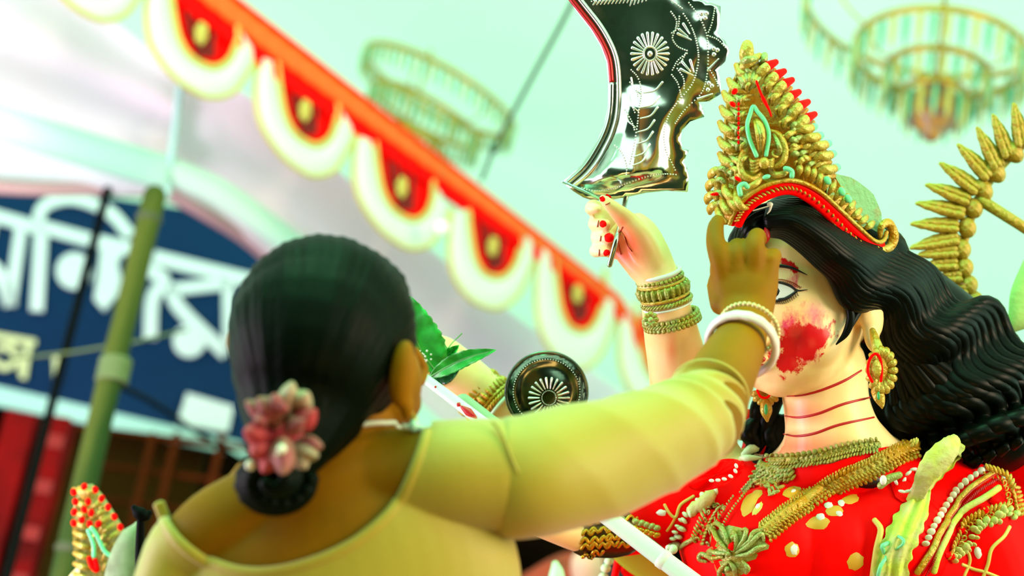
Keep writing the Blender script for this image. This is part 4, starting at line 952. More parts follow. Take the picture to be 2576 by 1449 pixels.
# red rosette with white ring
p = MB(); daub(BB, 2290, 1212, 50, 56, .4, None, '', None, mb=p, off=.014, jag=.04); p.build('red_rosette', M_red, STAT)
b = MB()
for k in range(14):
    a_ = 2 * math.pi * k / 14
    if k in (5,): continue
    x, y = 2274 + (29 * math.cos(a_)) * .9 + 8 * math.sin(a_) * -1, 1222 + 36 * math.sin(a_); q, nn = shot(BB, x, y, .016); b.ball(q, (.0052, .0022, .003), axes=((R * -math.sin(a_) - U * math.cos(a_)), (R * math.cos(a_) - U * math.sin(a_)), T), n=8, m_=5)
b.build('white_ring', M_white, STAT)
b = MB(); b.ptube([(2215, 1222, 2.50, 9), (2235, 1205, 2.50, 11), (2262, 1195, 2.50, 9)], n=10); b.build('trim_tuft', M_goldg, STAT); MB().pball(2222, 1208, 2.495, 9, 13, 7).build('white_tuft', M_white, STAT)
daub(BB, 2180, 1212, 42, 16, .05, M_blackp, 'gap_shade', STAT, off=.003)  # black daub paints the shade of a gap in the dress
# small clay dress flowers and dabs
for (x, y, rx, ry, ro, m_) in [(1992, 1238, 26, 14, -.3, M_ochre), (1995, 1237, 8, 5, -.3, M_white), (2100, 1286, 22, 14, 0, M_ochre), (2084, 1271, 11, 8, 0, M_white), (2116, 1266, 9, 8, 0, M_white), (2140, 1256, 22, 12, -.2, M_ochre), (2110, 1292, 10, 7, .3, M_white), (2058, 1315, 30, 18, -.1, M_ochre), (2064, 1302, 12, 10, -.3, M_white), (1993, 1383, 19, 19, 0, M_ochre), (1996, 1383, 11, 16, 0, M_white), (2152, 1412, 20, 24, .4, M_ochre), (1664, 1290, 13, 8, 0, M_white), (1906, 1280, 20, 8, -.9, M_goldy), (1907, 1275, 6, 9, .6, M_white), (2460, 1390, 9, 15, -.2, M_white), (1885, 1268, 34, 16, -1, M_ochre), (1902, 1245, 20, 10, -.6, M_ochre)]:
    daub(BB, x, y, rx, ry, ro, m_, 'painted_dab', STAT, off=.0016 if m_ is not M_white else .0026)
for pts, w in [([(1672, 1270), (1685, 1292), (1700, 1300), (1712, 1270), (1745, 1248)], 8), ([(1700, 1300), (1690, 1318), (1678, 1335)], 7), ([(2540, 1325), (2525, 1350), (2495, 1380), (2485, 1420), (2470, 1460)], 10), ([(2420, 1420), (2450, 1432), (2480, 1440), (2530, 1460)], 9), ([(2432, 1380), (2440, 1410), (2425, 1449)], 9)]:
    stroke(BB, pts, w, M_goldy if w > 7 else M_ochre, 'painted_vine', STAT, off=.0016)
# armlet rows on the right upper arm
r1 = [(2478, 1184), (2430, 1215), (2395, 1250), (2365, 1290), (2340, 1330), (2322, 1370)]
trim('pearl_row', r1, [(0, 9, 'bead')], M_pearl, each=True)
trim('gold_line', [(c[0] + 16, c[1] + 14) for c in r1] + [(2300, 1440)], [(0, 9, 'line')], M_gold)
trim('gold_line', [(c[0] + 30, c[1] + 24) for c in r1] + [(2320, 1449)], [(0, 4, 'leaf'), (12, 3, 'line')], M_neckred)
trim('lime_line', [(2508, 1232), (2475, 1255), (2425, 1285), (2395, 1315), (2370, 1360), (2352, 1400), (2342, 1435)], [(0, 9, 'line')], M_sash)
trim('lime_scallops', [(2550, 1295), (2520, 1280), (2500, 1310), (2470, 1312), (2450, 1330), (2440, 1365), (2405, 1385), (2385, 1410)], [(0, 11, 'bead'), (-10, 8, 'bead')], M_sash, each=True)
trim('gold_armlet_fill', [(2530, 1270), (2480, 1285), (2430, 1310), (2405, 1350), (2380, 1400)], [(-14, 8, 'curl'), (0, 9, 'leaf')], M_gold)
for (x, y) in [(2500, 1262), (2475, 1285), (2420, 1335), (2390, 1398)]: daub(BB, x, y, 14, 11, .5, M_red, 'red_daub', STAT, off=.008)
b = MB(); b.ptube([(2560, 1130, 2.74, 60), (2620, 1200, 2.74, 80), (2640, 1400, 2.74, 90)], n=20); b.build('red_sleeve', M_red, STAT)
trim('gold_shoulder', [(2480, 1180), (2530, 1200), (2550, 1250), (2560, 1300)], [(-8, 9, 'leaf'), (6, 10, 'leaf'), (20, 9, 'curl')], M_gold)
# red cloth behind left of neck, dark armlet on the lower arm
b = MB()
def cl(u, v): return P(1850 + 50 * v + 22 * math.sin(u * 3), 1030 + 130 * u, 2.70 + .02 * math.sin(v * 6 + u * 3))
b.grid(cl, 20, 12, thick=F * .01).build('red_scarf', M_red, STAT)
MB().pball(1865, 1098, 2.69, 11, 11, 4).build('white_dot', M_white, STAT)
b = MB(); b.tube([P(c[0], c[1], 2.685) for c in catmull([(1858, 1140), (1885, 1125), (1910, 1105)], 4)], .003, n=8); b.tube([P(c[0], c[1], 2.685) for c in catmull([(1870, 1058), (1885, 1070), (1893, 1105), (1895, 1130)], 4)], .003, n=8); b.build('ochre_line', M_ochre, STAT)
b = MB(); 
def rs(u, v): a_ = u * 2 * math.pi; return P(1800 + (58 * v + 3) * math.cos(a_) * 1.15 - 14 * v * math.sin(a_), 1195 + (58 * v + 3) * math.sin(a_) * .62 - 14 * v * math.cos(a_), 2.535 + .01 * math.sin(a_ * 4) * v)
b.grid(rs, 30, 6, thick=F * .008).build('red_rosette', M_red, STAT)
b = MB()
for (x, y, ro) in [(1790, 1209, -.1), (1806, 1208, .0), (1822, 1205, -.2), (1838, 1198, -.5), (1850, 1185, -1.0), (1852, 1172, -1.2)]: b.pball(x, y, 2.523, 7, 4.5, 2, rot=-ro, n=8, m_=5)
b.build('white_dashes', M_white, STAT)
MB().ptube([(1905, 1165, 2.64, 20), (1880, 1220, 2.64, 22), (1840, 1265, 2.64, 22), (1795, 1295, 2.645, 18)], n=12).build('dark_cloth', M_blackp, STAT)
M_dgold = mat('dark_gold', (0.55, 0.28, 0.012), 0.25, metal=.6)
ar = MB().ptube([(1476, 1352, 2.648, 50), (1530, 1345, 2.652, 60), (1560, 1336, 2.655, 64)], n=20).build('armlet', mat('dark_brown_gold', (0.07, 0.03, 0.004), .3, metal=.6), STAT)
AB = MB().ptube([(1476, 1352, 2.648, 50), (1530, 1345, 2.652, 60), (1560, 1336, 2.655, 64)], n=20); AB = BVHTree.FromPolygons([Vector(v) for v in AB.v], AB.f)
for k in range(26):
    x, y = 1478 + (k % 6) * 22 + random.uniform(-4, 4), 1318 + (k // 6) * 19 + random.uniform(-4, 4) - (k % 6) * 2
    cp = catmull([(x - 15, y + 4), (x - 5, y - 6), (x + 5, y + 5), (x + 14, y - 4)], 3); MB().tube([shot(AB, c[0], c[1], .002, 2.60)[0] for c in cp], .0026, n=7).build('scroll', M_dgold, ar)
for k in range(10):
    x, y = 1600 + (k % 5) * 13, 1312 + (k // 5) * 18 + (k % 5) * 4; MB().pball(x, y, 2.61, 11, 8, 7, rot=random.uniform(-1, 1)).build('leaf', M_goldg if k < 5 else M_dgold, ar)

# ---- bangles on the raised arm and on the lower arm
def bangle(name, cx, cy, d, tx, ty, rpx, kind, m_, w=6, asp=.34, tiltd=.3, parent=STAT):
    """ring round a limb whose axis runs along px direction (tx,ty)"""
    ax = (R * tx - U * ty); ax = (ax.normalized() + T * tiltd).normalized(); s1 = ax.cross(T).normalized(); s2 = ax.cross(s1).normalized(); c = P(cx, cy, d); rr = rpx * d / FP; k = d / FP; b = MB()
    if kind == 'ring': b.tube([c + (s1 * math.cos(a_) + s2 * math.sin(a_)) * rr for a_ in np.linspace(0, 2 * math.pi, 49)[:-1]], (w * k, w * k), n=8, closed=True, ref=ax)
    elif kind == 'beads':
        n_ = int(2 * math.pi * rpx / (w * 1.8))
        for q in range(n_): a_ = 2 * math.pi * q / n_; b.ball(c + (s1 * math.cos(a_) + s2 * math.sin(a_)) * rr, w * k, n=8, m_=5)
    elif kind == 'drops':
        n_ = int(2 * math.pi * rpx / (w * 1.5)); b.tube([c + (s1 * math.cos(a_) + s2 * math.sin(a_)) * rr * .97 for a_ in np.linspace(0, 2 * math.pi, 41)[:-1]], (w * k * 1.5, w * k * .5), n=6, closed=True, ref=s2)
        for q in range(n_):
            a_ = 2 * math.pi * q / n_; e = s1 * math.cos(a_) + s2 * math.sin(a_); b.ball(c + e * (rr + .3 * w * k), (w * k * .62, w * k * 1.7, w * k * .8), axes=(ax.cross(e), ax, e), n=8, m_=5)
    elif kind == 'twist':
        for q in range(int(2 * math.pi * rpx / (w * 1.1))):
            a_ = q * (w * 1.1) / rpx; e = s1 * math.cos(a_) + s2 * math.sin(a_); tg = ax.cross(e); l = (tg + ax * .7).normalized(); b.ball(c + e * rr, (w * k * .5, w * k * 1.3, w * k * .9), axes=(l.cross(e), l, e), n=8, m_=5)
    return b.build(name, m_, parent)
for (cx_, cy_, r_, kind, w, m_) in [(1656, 688, 55, 'ring', 6, M_white), (1660, 700, 57, 'beads', 6, M_goldg), (1663, 711, 58, 'ring', 4.5, M_gold), (1668, 728, 59, 'drops', 10, M_goldg), (1673, 745, 60, 'ring', 4.5, M_gold), (1677, 757, 61, 'twist', 8, M_goldg), (1680, 768, 61, 'ring', 3, M_white)]:
    bangle('bangle', cx_, cy_, 2.555, .24, .97, r_, kind, m_, w=w, tiltd=-.22)
for (cx_, cy_, r_, kind, w) in [(1687, 795, 68, 'beads', 7), (1689, 804, 69, 'twist', 8), (1692, 812, 69, 'beads', 7)]: bangle('bangle', cx_, cy_, 2.565, .24, .97, r_, kind, M_goldg, w=w, tiltd=-.22)
b = MB()
for k in range(8): a_ = k * math.pi / 4; b.pball(1637 + 13 * math.cos(a_), 804 + 14 * math.sin(a_), 2.522, 8, 7, 6)
b.pball(1637, 804, 2.515, 7); b.build('bangle_flower', M_goldg, STAT)
for j, (cx_, cy_, r_, kind, w, m_) in enumerate([(1196, 982, 62, 'ring', 5, M_neckred), (1204, 988, 63, 'drops', 8, M_gold), (1216, 998, 64, 'ring', 5, M_gold), (1228, 1008, 65, 'drops', 9, M_gold), (1241, 1018, 66, 'ring', 5, M_gold), (1250, 1026, 67, 'twist', 8, M_gold), (1260, 1034, 67, 'ring', 5, M_pearl), (1296, 1062, 66, 'beads', 7, M_goldg)]):
    bangle('bangle', cx_, cy_, 2.725, .78, .62, r_, kind, m_, w=w, tiltd=.25)

# ============================================================ things the statue holds
M_tin = mat('polished_tin', (0.60, 0.60, 0.57), 0.14, metal=1.0, bump=.22, bscale=10)
M_tinb = mat('bright_tin', (0.85, 0.85, 0.80), 0.22, metal=.9)
AXD = 2.60
AX = thing('tin_axe', 'ceremonial axe blade of embossed silver tin with red painted edge in the raised hand', 'axe', P(1600, 300, AXD))
out = [(1400, -60), (1424, -8), (1453, 31), (1488, 76), (1512, 117), (1526, 155), (1531, 207), (1529, 269), (1519, 317), (1498, 362), (1464, 414), (1416, 457), (1440, 480), (1467, 497), (1486, 503), (1530, 505), (1571, 497), (1626, 485), (1678, 480), (1730, 483), (1733, 448), (1728, 421), (1717, 409), (1726, 394), (1733, 378), (1717, 374), (1711, 352), (1716, 328), (1736, 306), (1772, 294), (1768, 274), (1757, 257), (1785, 255), (1814, 236), (1813, 206), (1804, 177), (1824, 155), (1836, 130), (1824, 103), (1802, 84), (1812, 52), (1813, 16), (1780, 4), (1740, -8), (1700, -60)]
op = np.array(out, float)
def axrel(x, y):   # relief height toward the camera in metres
    s_ = float(sdf_poly(np.array([x]), np.array([y]), out)[0]); e = min(1, max(0, (s_ - 24) / 30)); h = .0025 * e
    vx = 1603 - (y - 200) * .05; w_ = min(1, max(0, (y - 210) / 60)) * min(1, max(0, (x - 1440 - max(0, 430 - y) * .35) / 12))
    if y > 210: h += .013 * w_ * e * max(0, 1 - abs(x - vx) / 95)
    h += .020 * e * math.exp(-((y - 440) / 75) ** 2) * math.exp(-((x - 1540) / 75) ** 2)
    h += .004 * math.exp(-(((x - 1640) / 60) ** 2 + ((y - 130) / 70) ** 2)) + .0035 * math.exp(-(((x - 1700 + (y - 250) * .35) / 26) ** 2)) * e + .0012 * math.sin(x * .031 + y * .017) * e
    return h
from mathutils.geometry import delaunay_2d_cdt
def fill_relief(outl, step, hfn, d, thick, name, m_, parent):
    op = np.array(outl, float); pts = [Vector(p) for p in outl]; n0 = len(pts)
    x0, y0 = op.min(0); x1, y1 = op.max(0); gx, gy = np.meshgrid(np.arange(x0 + 3, x1, step), np.arange(y0 + 3, y1, step)); gx = gx.ravel(); gy = gy.ravel(); s_ = sdf_poly(gx, gy, outl)
    for x, y in zip(gx[s_ > step * .6], gy[s_ > step * .6]): pts.append(Vector((x, y)))
    r_ = delaunay_2d_cdt(pts, [], [list(range(n0))], 1, 1e-4); vs2, _, fs = r_[0], r_[1], r_[2]
    fr = [P(v.x, v.y, d - hfn(v.x, v.y)) for v in vs2]; bk = [P(v.x, v.y, d + thick - hfn(v.x, v.y)) for v in vs2]; n = len(fr)
    bd = [tuple(f) for f in fs]; from collections import Counter; ec = Counter(tuple(sorted((f[i], f[(i + 1) % len(f)]))) for f in bd for i in range(len(f)))
    side = [(a_, b_, b_ + n, a_ + n) for (a_, b_), c in ec.items() if c == 1]
    return MB().add(fr + bk, bd + [tuple(reversed([k + n for k in f])) for f in bd] + side).build(name, m_, parent)
fill_relief(out, 9, axrel, AXD, .002, 'blade', M_tin, AX)
def axp(x, y, o_=.001): return P(x, y, AXD - axrel(x, y) - o_)
def bead_row(pts, m_, name, sp=5.2, r_=2.0, parent=AX, fn=axp):
    cp = catmull(pts, 14); b = MB(); acc = 0; last = cp[0]; b.ball(fn(*cp[0][:2]), r_ * 2.6 / FP, n=6, m_=4)
    for c in cp[1:]:
        acc += np.linalg.norm(c[:2] - last[:2]); last = c
        if acc >= sp: b.ball(fn(c[0], c[1]), r_ * 2.6 / FP, n=6, m_=4); acc = 0
    return b.build(name, m_, parent)
C4 = lambda L: [(1350 + x / 2.898, y / 2.898) for x, y in L]
for row in ([(980, 85), (1020, 150), (1010, 220), (990, 280), (1030, 340), (1100, 370)], [(1070, 100), (1120, 180), (1160, 280), (1180, 400), (1170, 500), (1130, 620), (1030, 740), (960, 850), (930, 980), (950, 1110), (1010, 1240)], [(990, 510), (1030, 440), (1100, 385)], [(1110, 20), (1190, 130), (1240, 260), (1250, 400), (1240, 560), (1200, 680), (1080, 800), (1010, 900)],
            [(1040, 120), (1030, 200), (985, 240)], [(985, 545), (1030, 610), (1055, 710)], [(1025, 500), (1070, 570), (1075, 650)], [(1030, 470), (1060, 440), (1090, 380)], [(1300, 50), (1280, 160), (1250, 240)], [(1250, 260), (1320, 290), (1380, 350)], [(1265, 515), (1310, 590), (1325, 640)],
            [(690, 510), (740, 570), (765, 680), (745, 800), (735, 900), (710, 1060), (680, 1190)], [(570, 1060), (620, 1110), (655, 1200), (655, 1280)], [(330, 1370), (420, 1390), (540, 1380), (650, 1340), (800, 1290), (930, 1270), (1030, 1275)], [(680, 600), (730, 660), (740, 700)], [(670, 720), (700, 780), (720, 830)], [(640, 800), (690, 880), (715, 950)], [(400, 10), (480, -20)], [(970, -10), (1060, 60)]):
    bead_row(C4(row), M_tinb, 'bead_row')
b = MB()
def dash(mb, x0, y0, x1, y1, w0=2.2, w1=4.0, bend=0):
    mx_, my_ = (x0 + x1) / 2 + bend * (y1 - y0), (y0 + y1) / 2 - bend * (x1 - x0); cp = catmull([(x0, y0, w0), (mx_, my_, (w0 + w1) / 2), (x1, y1, w1)], 4); mb.tube([axp(c[0], c[1], .0005) for c in cp], [c[2] * 2.6 / FP for c in cp], n=8)
ro = MB(); cx, cy = 1635, 135
for k in range(22): a_ = 2 * math.pi * k / 22; dash(ro, cx + 20 * math.cos(a_), cy + 20 * math.sin(a_), cx + 46 * math.cos(a_), cy + 52 * math.sin(a_), 2, 4)
ro.tube([axp(cx + 16 * math.cos(a_), cy + 18 * math.sin(a_)) for a_ in np.linspace(0, 2 * math.pi, 25)[:-1]], .0014, n=6, closed=True); ro.ball(axp(cx, cy), .004, n=10, m_=6); ro.build('rosette', M_tinb, AX)
for j, (x, y) in enumerate([(1666, 207), (1658, 243), (1654, 270), (1646, 303), (1642, 332), (1634, 363), (1629, 384)]): dash(b, x - 46 + j * 1.5, y + 26 + j, x, y, 1.6, 3.2, -.16)
for (x, y) in [(1592, 196), (1586, 240), (1578, 280)]: dash(b, x + 20, y + 40, x - 4, y, 1.4, 2.4, .15)
for seg in ([(1040, 215), (1100, 265)], [(1070, 175), (1115, 245)], [(1030, 245), (1125, 290)], [(1060, 450), (1120, 520)], [(1120, 440), (1145, 525)], [(1050, 505), (1140, 550)], [(1250, 510), (1325, 430)], [(1180, 720), (1280, 685)]): q = C4(seg); dash(b, *q[0], *q[1], 3.8, 2.0)
b.build('raised_vein', M_tinb, AX, kind='stuff')
for tri in ([(1203, 97), (1238, 97), (1228, 130)], [(1290, 353), (1318, 365), (1292, 396)], [(1255, 606), (1278, 626), (1248, 653)]):
    b = MB(); [b.ball(axp(x, y), 6.0 * 2.6 / FP, n=10, m_=6) for x, y in C4(tri)]; b.build('stud', M_tinb, AX)
b = MB()
for k in range(12): x = 1492 + k * 9.5; dash(b, x, 12 - k * .6, x + 7, 3 - k, 1.5, 3.2)
for k in range(5): dash(b, 1585 + k * 10, 14 - k * 3, 1590 + k * 10, 0 - k * 4, 1.5, 3.2)
b.build('raised_vein', M_tinb, AX, kind='stuff')
inner = [(1400, -60), (1424, -8), (1453, 31), (1488, 76), (1512, 117), (1526, 155), (1531, 207)]
M_redtin = mat('red_on_tin', (0.38, 0.003, 0.002), 0.35, metal=.3, var=(0.05, 0.03, 0.02), vscale=40, vlo=.62, vhi=.72)
def edge_strip(pts, off0, off1, m_, nm, lift):
    cp = catmull(pts, 8)
    def fn(u, v):
        i = min(int(u * (len(cp) - 1)), len(cp) - 2); t_ = u * (len(cp) - 1) - i; c = cp[i] * (1 - t_) + cp[i + 1] * t_; g = cp[i + 1] - cp[i]; g = g / np.linalg.norm(g); o_ = off0 + (off1 - off0) * v
        return P(c[0] + g[1] * o_, c[1] - g[0] * o_, AXD - axrel(c[0] + g[1] * o_, c[1] - g[0] * o_) - lift - .003 * math.sin(math.pi * v))
    return MB().grid(fn, 50, 6, thick=F * .002).build(nm, m_, AX)
edge_strip(inner, 1, 15, M_redtin, 'red_edge', .0012)
edge_strip(inner + [(1529, 269), (1519, 317), (1498, 362), (1464, 414), (1420, 455)], 18, 31, M_tinb, 'folded_edge', .0012)
edge_strip([(1531, 207), (1529, 269), (1519, 317), (1498, 362), (1464, 414), (1420, 455)], 1, 15, M_tin, 'folded_edge', .001)
b = MB(); b.tube([P(1416, 457, AXD - .003), P(1467, 480, AXD - .006), P(1510, 500, AXD - .006)], .0018, n=8); b.build('lower_fold', mat('mint_tin', (.45, .85, .62), .25, metal=.8), AX)
MB().ptube([(1610, 330, 2.615, 6), (1576, 490, 2.606, 6.5), (1566, 540, 2.56, 6.5), (1554, 590, 2.518, 6.5), (1534, 666, 2.522, 7)], n=12, k=3).build('handle_rod', mat('steel_rod', (.45, .5, .42), .2, metal=1), AX)

DD = 2.66
DI = thing('embossed_disc', 'round black embossed metal disc with petal rosette above the yellow sleeve', 'disc', P(1375, 985, DD))
def drel(x, y):
    r_ = math.hypot(x - 1375, y - 985); return .004 * math.exp(-((r_ - 80) / 10) ** 2) + .006 * max(0, 1 - (r_ / 70) ** 2) + .002 * math.sin(x * .05) * math.sin(y * .04)
do = [(1375 + 104 * math.cos(a_), 986 + 102 * math.sin(a_)) for a_ in np.linspace(0, 2 * math.pi, 61)[:-1]]
fill_relief(do, 8, drel, DD, .003, 'plate', mat('dark_tin', (0.16, 0.19, 0.15), 0.2, metal=1.0, bump=.4, bscale=12, var=(0.03, 0.05, 0.03), vscale=9, vlo=.45, vhi=.55), DI)
fnd = lambda x, y, o_=.001: P(x, y, DD - drel(x, y) - o_)
bead_row([(1375 + 84 * math.cos(a_), 986 + 82 * math.sin(a_)) for a_ in np.linspace(0, 2 * math.pi, 40)], M_tinb, 'bead_row', sp=6, r_=1.6, parent=DI, fn=fnd)
bead_row([(1381 + 18 * math.cos(a_), 1001 + 18 * math.sin(a_)) for a_ in np.linspace(0, 2 * math.pi, 16)], M_tinb, 'bead_row', sp=4, r_=1.4, parent=DI, fn=fnd)
for k in range(22):
    a_ = 2 * math.pi * k / 22; b = MB(); q0, q1 = 24, 50; b.tube([fnd(1381 + r_ * math.cos(a_), 1001 + r_ * math.sin(a_)) for r_ in (q0, (q0 + q1) / 2, q1)], [1.2 * 2.6 / FP, 2.4 * 2.6 / FP, 3.4 * 2.6 / FP], n=8); b.build('petal', M_tinb, DI)
b = MB(); b.tube([fnd(1375 + 102 * math.cos(a_), 986 + 100 * math.sin(a_), .0) for a_ in np.linspace(0, 2 * math.pi, 61)[:-1]], .0022, n=8, closed=True); b.build('rolled_rim', MATS['dark_tin'], DI)
MB().ptube([(1381, 1001, DD + .01, 7), (1420, 1100, DD + .03, 7), (1470, 1210, DD + .09, 7)], n=10).build('handle_rod', M_tin, DI)

SPD0, SPD1 = 2.60, 2.42
sp_ = thing('white_spear', 'long pale mint spear shaft with red stains running down to the lower right', 'spear', P(1080, 960, SPD0))
def sl(t_): return P(1040 + (1790 - 1040) * t_, 930 + (1500 - 930) * t_, SPD0 + (2.47 - SPD0) * t_)
M_shaft = mat('mint_white_shaft', (0.55, 0.80, 0.66), 0.4, var=(0.62, 0.72, 0.60), vscale=12)
MB().tube([sl(0), sl(.35), sl(.7), sl(1)], [.0065, .0085, .0110, .0125], n=16).build('shaft', M_shaft, sp_)
MB().tube([sl(.825), sl(.83), sl(.845), sl(.85)], [.0115, .0128, .0128, .0118], n=16).build('joint', M_shaft, sp_)
for (t0, t1, w) in [(.145, .16, .0035), (.07, .08, .002), (.085 + .07, .215, .0055)]:
    a_, c_ = sl(t0) + T * .0055, sl(t1) + T * .006; MB().tube([a_, (a_ + c_) / 2 + T * .0008, c_], [w * .3, w, w * .4], n=10).build('red_stain', M_neckred, sp_)
gs = MB().tube([P(1165, 1012, 2.64), P(1420, 1210, 2.62), P(1700, 1430, 2.64)], .0115, n=14)
tag(gs.build('grey_green_rod', mat('grey_green', (.26, .42, .26), .6)), 'grey green rod lying just behind the white spear by the bangles', 'rod')

M_leaf = mat('leaf_green', (0.008, 0.26, 0.02), 0.42, var=(0.015, 0.42, 0.04), vscale=60)
M_leafd = mat('leaf_dark', (0.004, 0.045, 0.008), 0.35)
LS = thing('leaf_sprig', 'sprig of glossy green leaves held by the lower painted hand', 'leaves', P(1085, 940, 2.66))
def bleaf(base, tip, w, bend, d0, d1, m_, cup=.012, serr=0.04):
    bx, by = base; tx, ty = tip; L_ = math.hypot(tx - bx, ty - by); ux, uy = (tx - bx) / L_, (ty - by) / L_
    def fn(u, v):
        s_ = 2 * v - 1; wd_ = w * (math.sin(math.pi * min(1, u ** .75)) ** .8 if 0 < u < 1 else 0) * (1 + serr * math.sin(u * 60)); o_ = bend * math.sin(math.pi * u) + s_ * wd_
        return P(bx + ux * L_ * u - uy * o_, by + uy * L_ * u + ux * o_, d0 + (d1 - d0) * u - cup * abs(s_) * math.sin(math.pi * u) + .002 * math.sin(u * 25) * s_)
    lf = MB().grid(fn, 30, 8, thick=F * .0008).build('leaf', m_, LS)
    MB().tube([Vector(fn(i / 12, .5)) - F * .0005 for i in range(13)], [.0012 * (1 - i / 14) for i in range(13)], n=6).build('vein', M_leafv, lf)
M_leafv = mat('leaf_vein', (0.10, 0.36, 0.08), .5)
bleaf((1098, 935), (1030, 745), 66, -22, 2.64, 2.62, M_leaf); bleaf((1112, 905), (1155, 868), 13, 0, 2.64, 2.64, M_leaf); bleaf((1082, 948), (1250, 880), 22, -10, 2.63, 2.58, M_leaf); bleaf((1080, 945), (1158, 925), 24, 8, 2.65, 2.65, M_leafd, serr=0)
bleaf((1100, 930), (1112, 900), 12, 0, 2.65, 2.65, M_leafd)
b = MB(); b.tube([P(1080, 950, 2.64), P(1105, 905, 2.64), P(1138, 862, 2.64), P(1162, 839, 2.635)], [.0014, .001, .0006, .0008], n=6); b.tube([P(1143, 885, 2.64), P(1163, 879, 2.64)], .0002, n=5); b.tube([P(1140, 889, 2.64), P(1157, 889, 2.64)], .0002, n=5); b.build('stem', M_leafv, LS)
b = MB()
for k in range(14): b.pball(1066 + random.uniform(-14, 20), 890 + random.uniform(-14, 40), 2.63, random.uniform(2, 4))
b.build('white_paste', M_white, LS)

# gilded arch of beads and fluted fingers behind the hair
AR = thing('gilded_arch', 'gilded arch of round beads and fluted finger rays behind the statue hair', 'arch', P(2440, 600, 2.8))
AD = 2.80
M_ag = mat('arch_gold', (0.34, 0.31, 0.02), 0.42, metal=.15, var=(0.42, 0.27, 0.02), vscale=20, bump=.9, bscale=150)
beads = [(2660, 290), (2600, 340), (2549, 384), (2504, 433), (2473, 478), (2449, 524), (2433, 573), (2419, 628), (2425, 674), (2436, 718), (2450, 758), (2462, 800), (2475, 842)]
for i, (x, y) in enumerate(beads):
    t_ = (np.array(beads[min(i + 1, 12)]) - np.array(beads[max(i - 1, 0)])); an = math.atan2(t_[1], t_[0]); MB().pball(x, y, AD, 31 if i < 5 else 27, 23 if i < 7 else 24, 24, rot=-an, n=18, m_=12).build('bead', M_ag, AR)
MB().tube([P(x, y, AD + .008) for x, y in beads], .007, n=10).build('core_rod', M_ag, AR)
rays = [((2640, 180), (2655, 270)), ((2597, 215), (2612, 318)), ((2552, 262), (2570, 362)), ((2500, 290), (2535, 388)), ((2460, 322), (2508, 418)), ((2412, 364), (2484, 442)), ((2367, 410), (2455, 476)), ((2332, 464), (2432, 502)), ((2307, 510), (2420, 534)), ((2294, 562), (2404, 570)), ((2292, 622), (2404, 600)), ((2312, 640), (2402, 632)), ((2326, 668), (2402, 664)), ((2360, 700), (2412, 696)), ((2390, 736), (2425, 730))]
for (tx, ty), (bx, by) in rays:
    ux, uy = tx - bx, ty - by; L_ = math.hypot(ux, uy); ux /= L_; uy /= L_; b = MB()
    for (o_, w, dz, l) in [(-7, 10, -.006, 1.0), (6, 9, -.004, .96), (15, 7, .002, .86), (-15, 6, .004, .8), (0, 14, .006, .9)]:
        N = 14; b.tube([P(bx + ux * L_ * l * t_ - uy * o_ * (1 - .72 * t_ ** 3), by + uy * L_ * l * t_ + ux * o_ * (1 - .72 * t_ ** 3), AD - .004 + dz) for t_ in np.linspace(0, 1, N)], [(max(w * (1 - t_ ** 4 * .55) * (1 + .10 * math.sin(t_ * 26)), 1.5) * AD / FP) for t_ in np.linspace(0, 1, N)], n=9)
    b.build('ray', M_ag, AR)
MB().tube([P(2470, 505, AD - .002), P(2560, 562, AD), P(2680, 640, AD + .02)], [.0085, .008, .008], n=14).build('brace_bar', M_ag, AR)
# carry the arch to the ground behind
bq = P(2475, 842, AD); MB().tube([bq, Vector((bq.x - .05, bq.y + .12, .9)), Vector((bq.x - .05, bq.y + .12, .6))], .02, n=12).build('post', M_ag, AR)
tag(MB().ptube([(2534, 838, 2.72, 4), (2556, 812, 2.72, 26, 16), (2590, 770, 2.72, 60, 20), (2640, 700, 2.72, 80, 20)], n=16).add([], []).build('pale_petal', mat('lime_petal', (.42, .66, .20), .5, bump=.4, bscale=60)), 'pale lime painted petal at the far side of the wavy hair', 'ornament')
# neighbour figure's crown low at the left
N2 = thing('small_statue', 'smaller statue crown of gold leaves with red dots low beside the bamboo foot', 'statue', (P(245, 1480, 3.0).x, P(245, 1480, 3.0).y, .6))
ND = 3.0
nd = lambda x, y: ND + .03 * ((x - 245) / 70) ** 2
CR2 = put(MB().plate([P(x, y, ND + .01) for x, y in [(200, 1225), (222, 1222), (245, 1245), (275, 1290), (305, 1340), (300, 1370), (280, 1449), (270, 1500), (215, 1500), (200, 1440), (185, 1380), (182, 1330), (183, 1280)]], .03, T).mesh('crown', M_goldg, False), 'crown', N2)
def nl(pts, w, tip=None): return leaf(pts, w, tip=tip, base=CR2, dfn=nd, lift=.014, k=3)
for j in range(8): y = 1262 + j * 26; nl([(226, y + 12), (208, y + 8), (188, y)], [6, 10, 8], (1, .72) if j < 5 else None)
for j in range(5): nl([(214 + j * 3, 1262), (204 + j * 5, 1240), (186 + j * 13, 1228 + abs(j - 1) * 3)], [5, 8, 8], (1, .75))
for j in range(6): x, y = 252 + j * 11, 1262 + j * 19; nl([(x - 30, y + 22), (x - 14, y + 10), (x + 2, y)], [6, 10, 9], (1, .62))
for j in range(7):
    y = 1275 + j * 24
    for q in range(2): nl([(222 + q * 24 + j * 2, y + 16), (230 + q * 24 + j * 2, y + 2), (244 + q * 22, y - 2)], [4, 7, 4], (1, .7) if (j + q) % 3 == 0 else None)
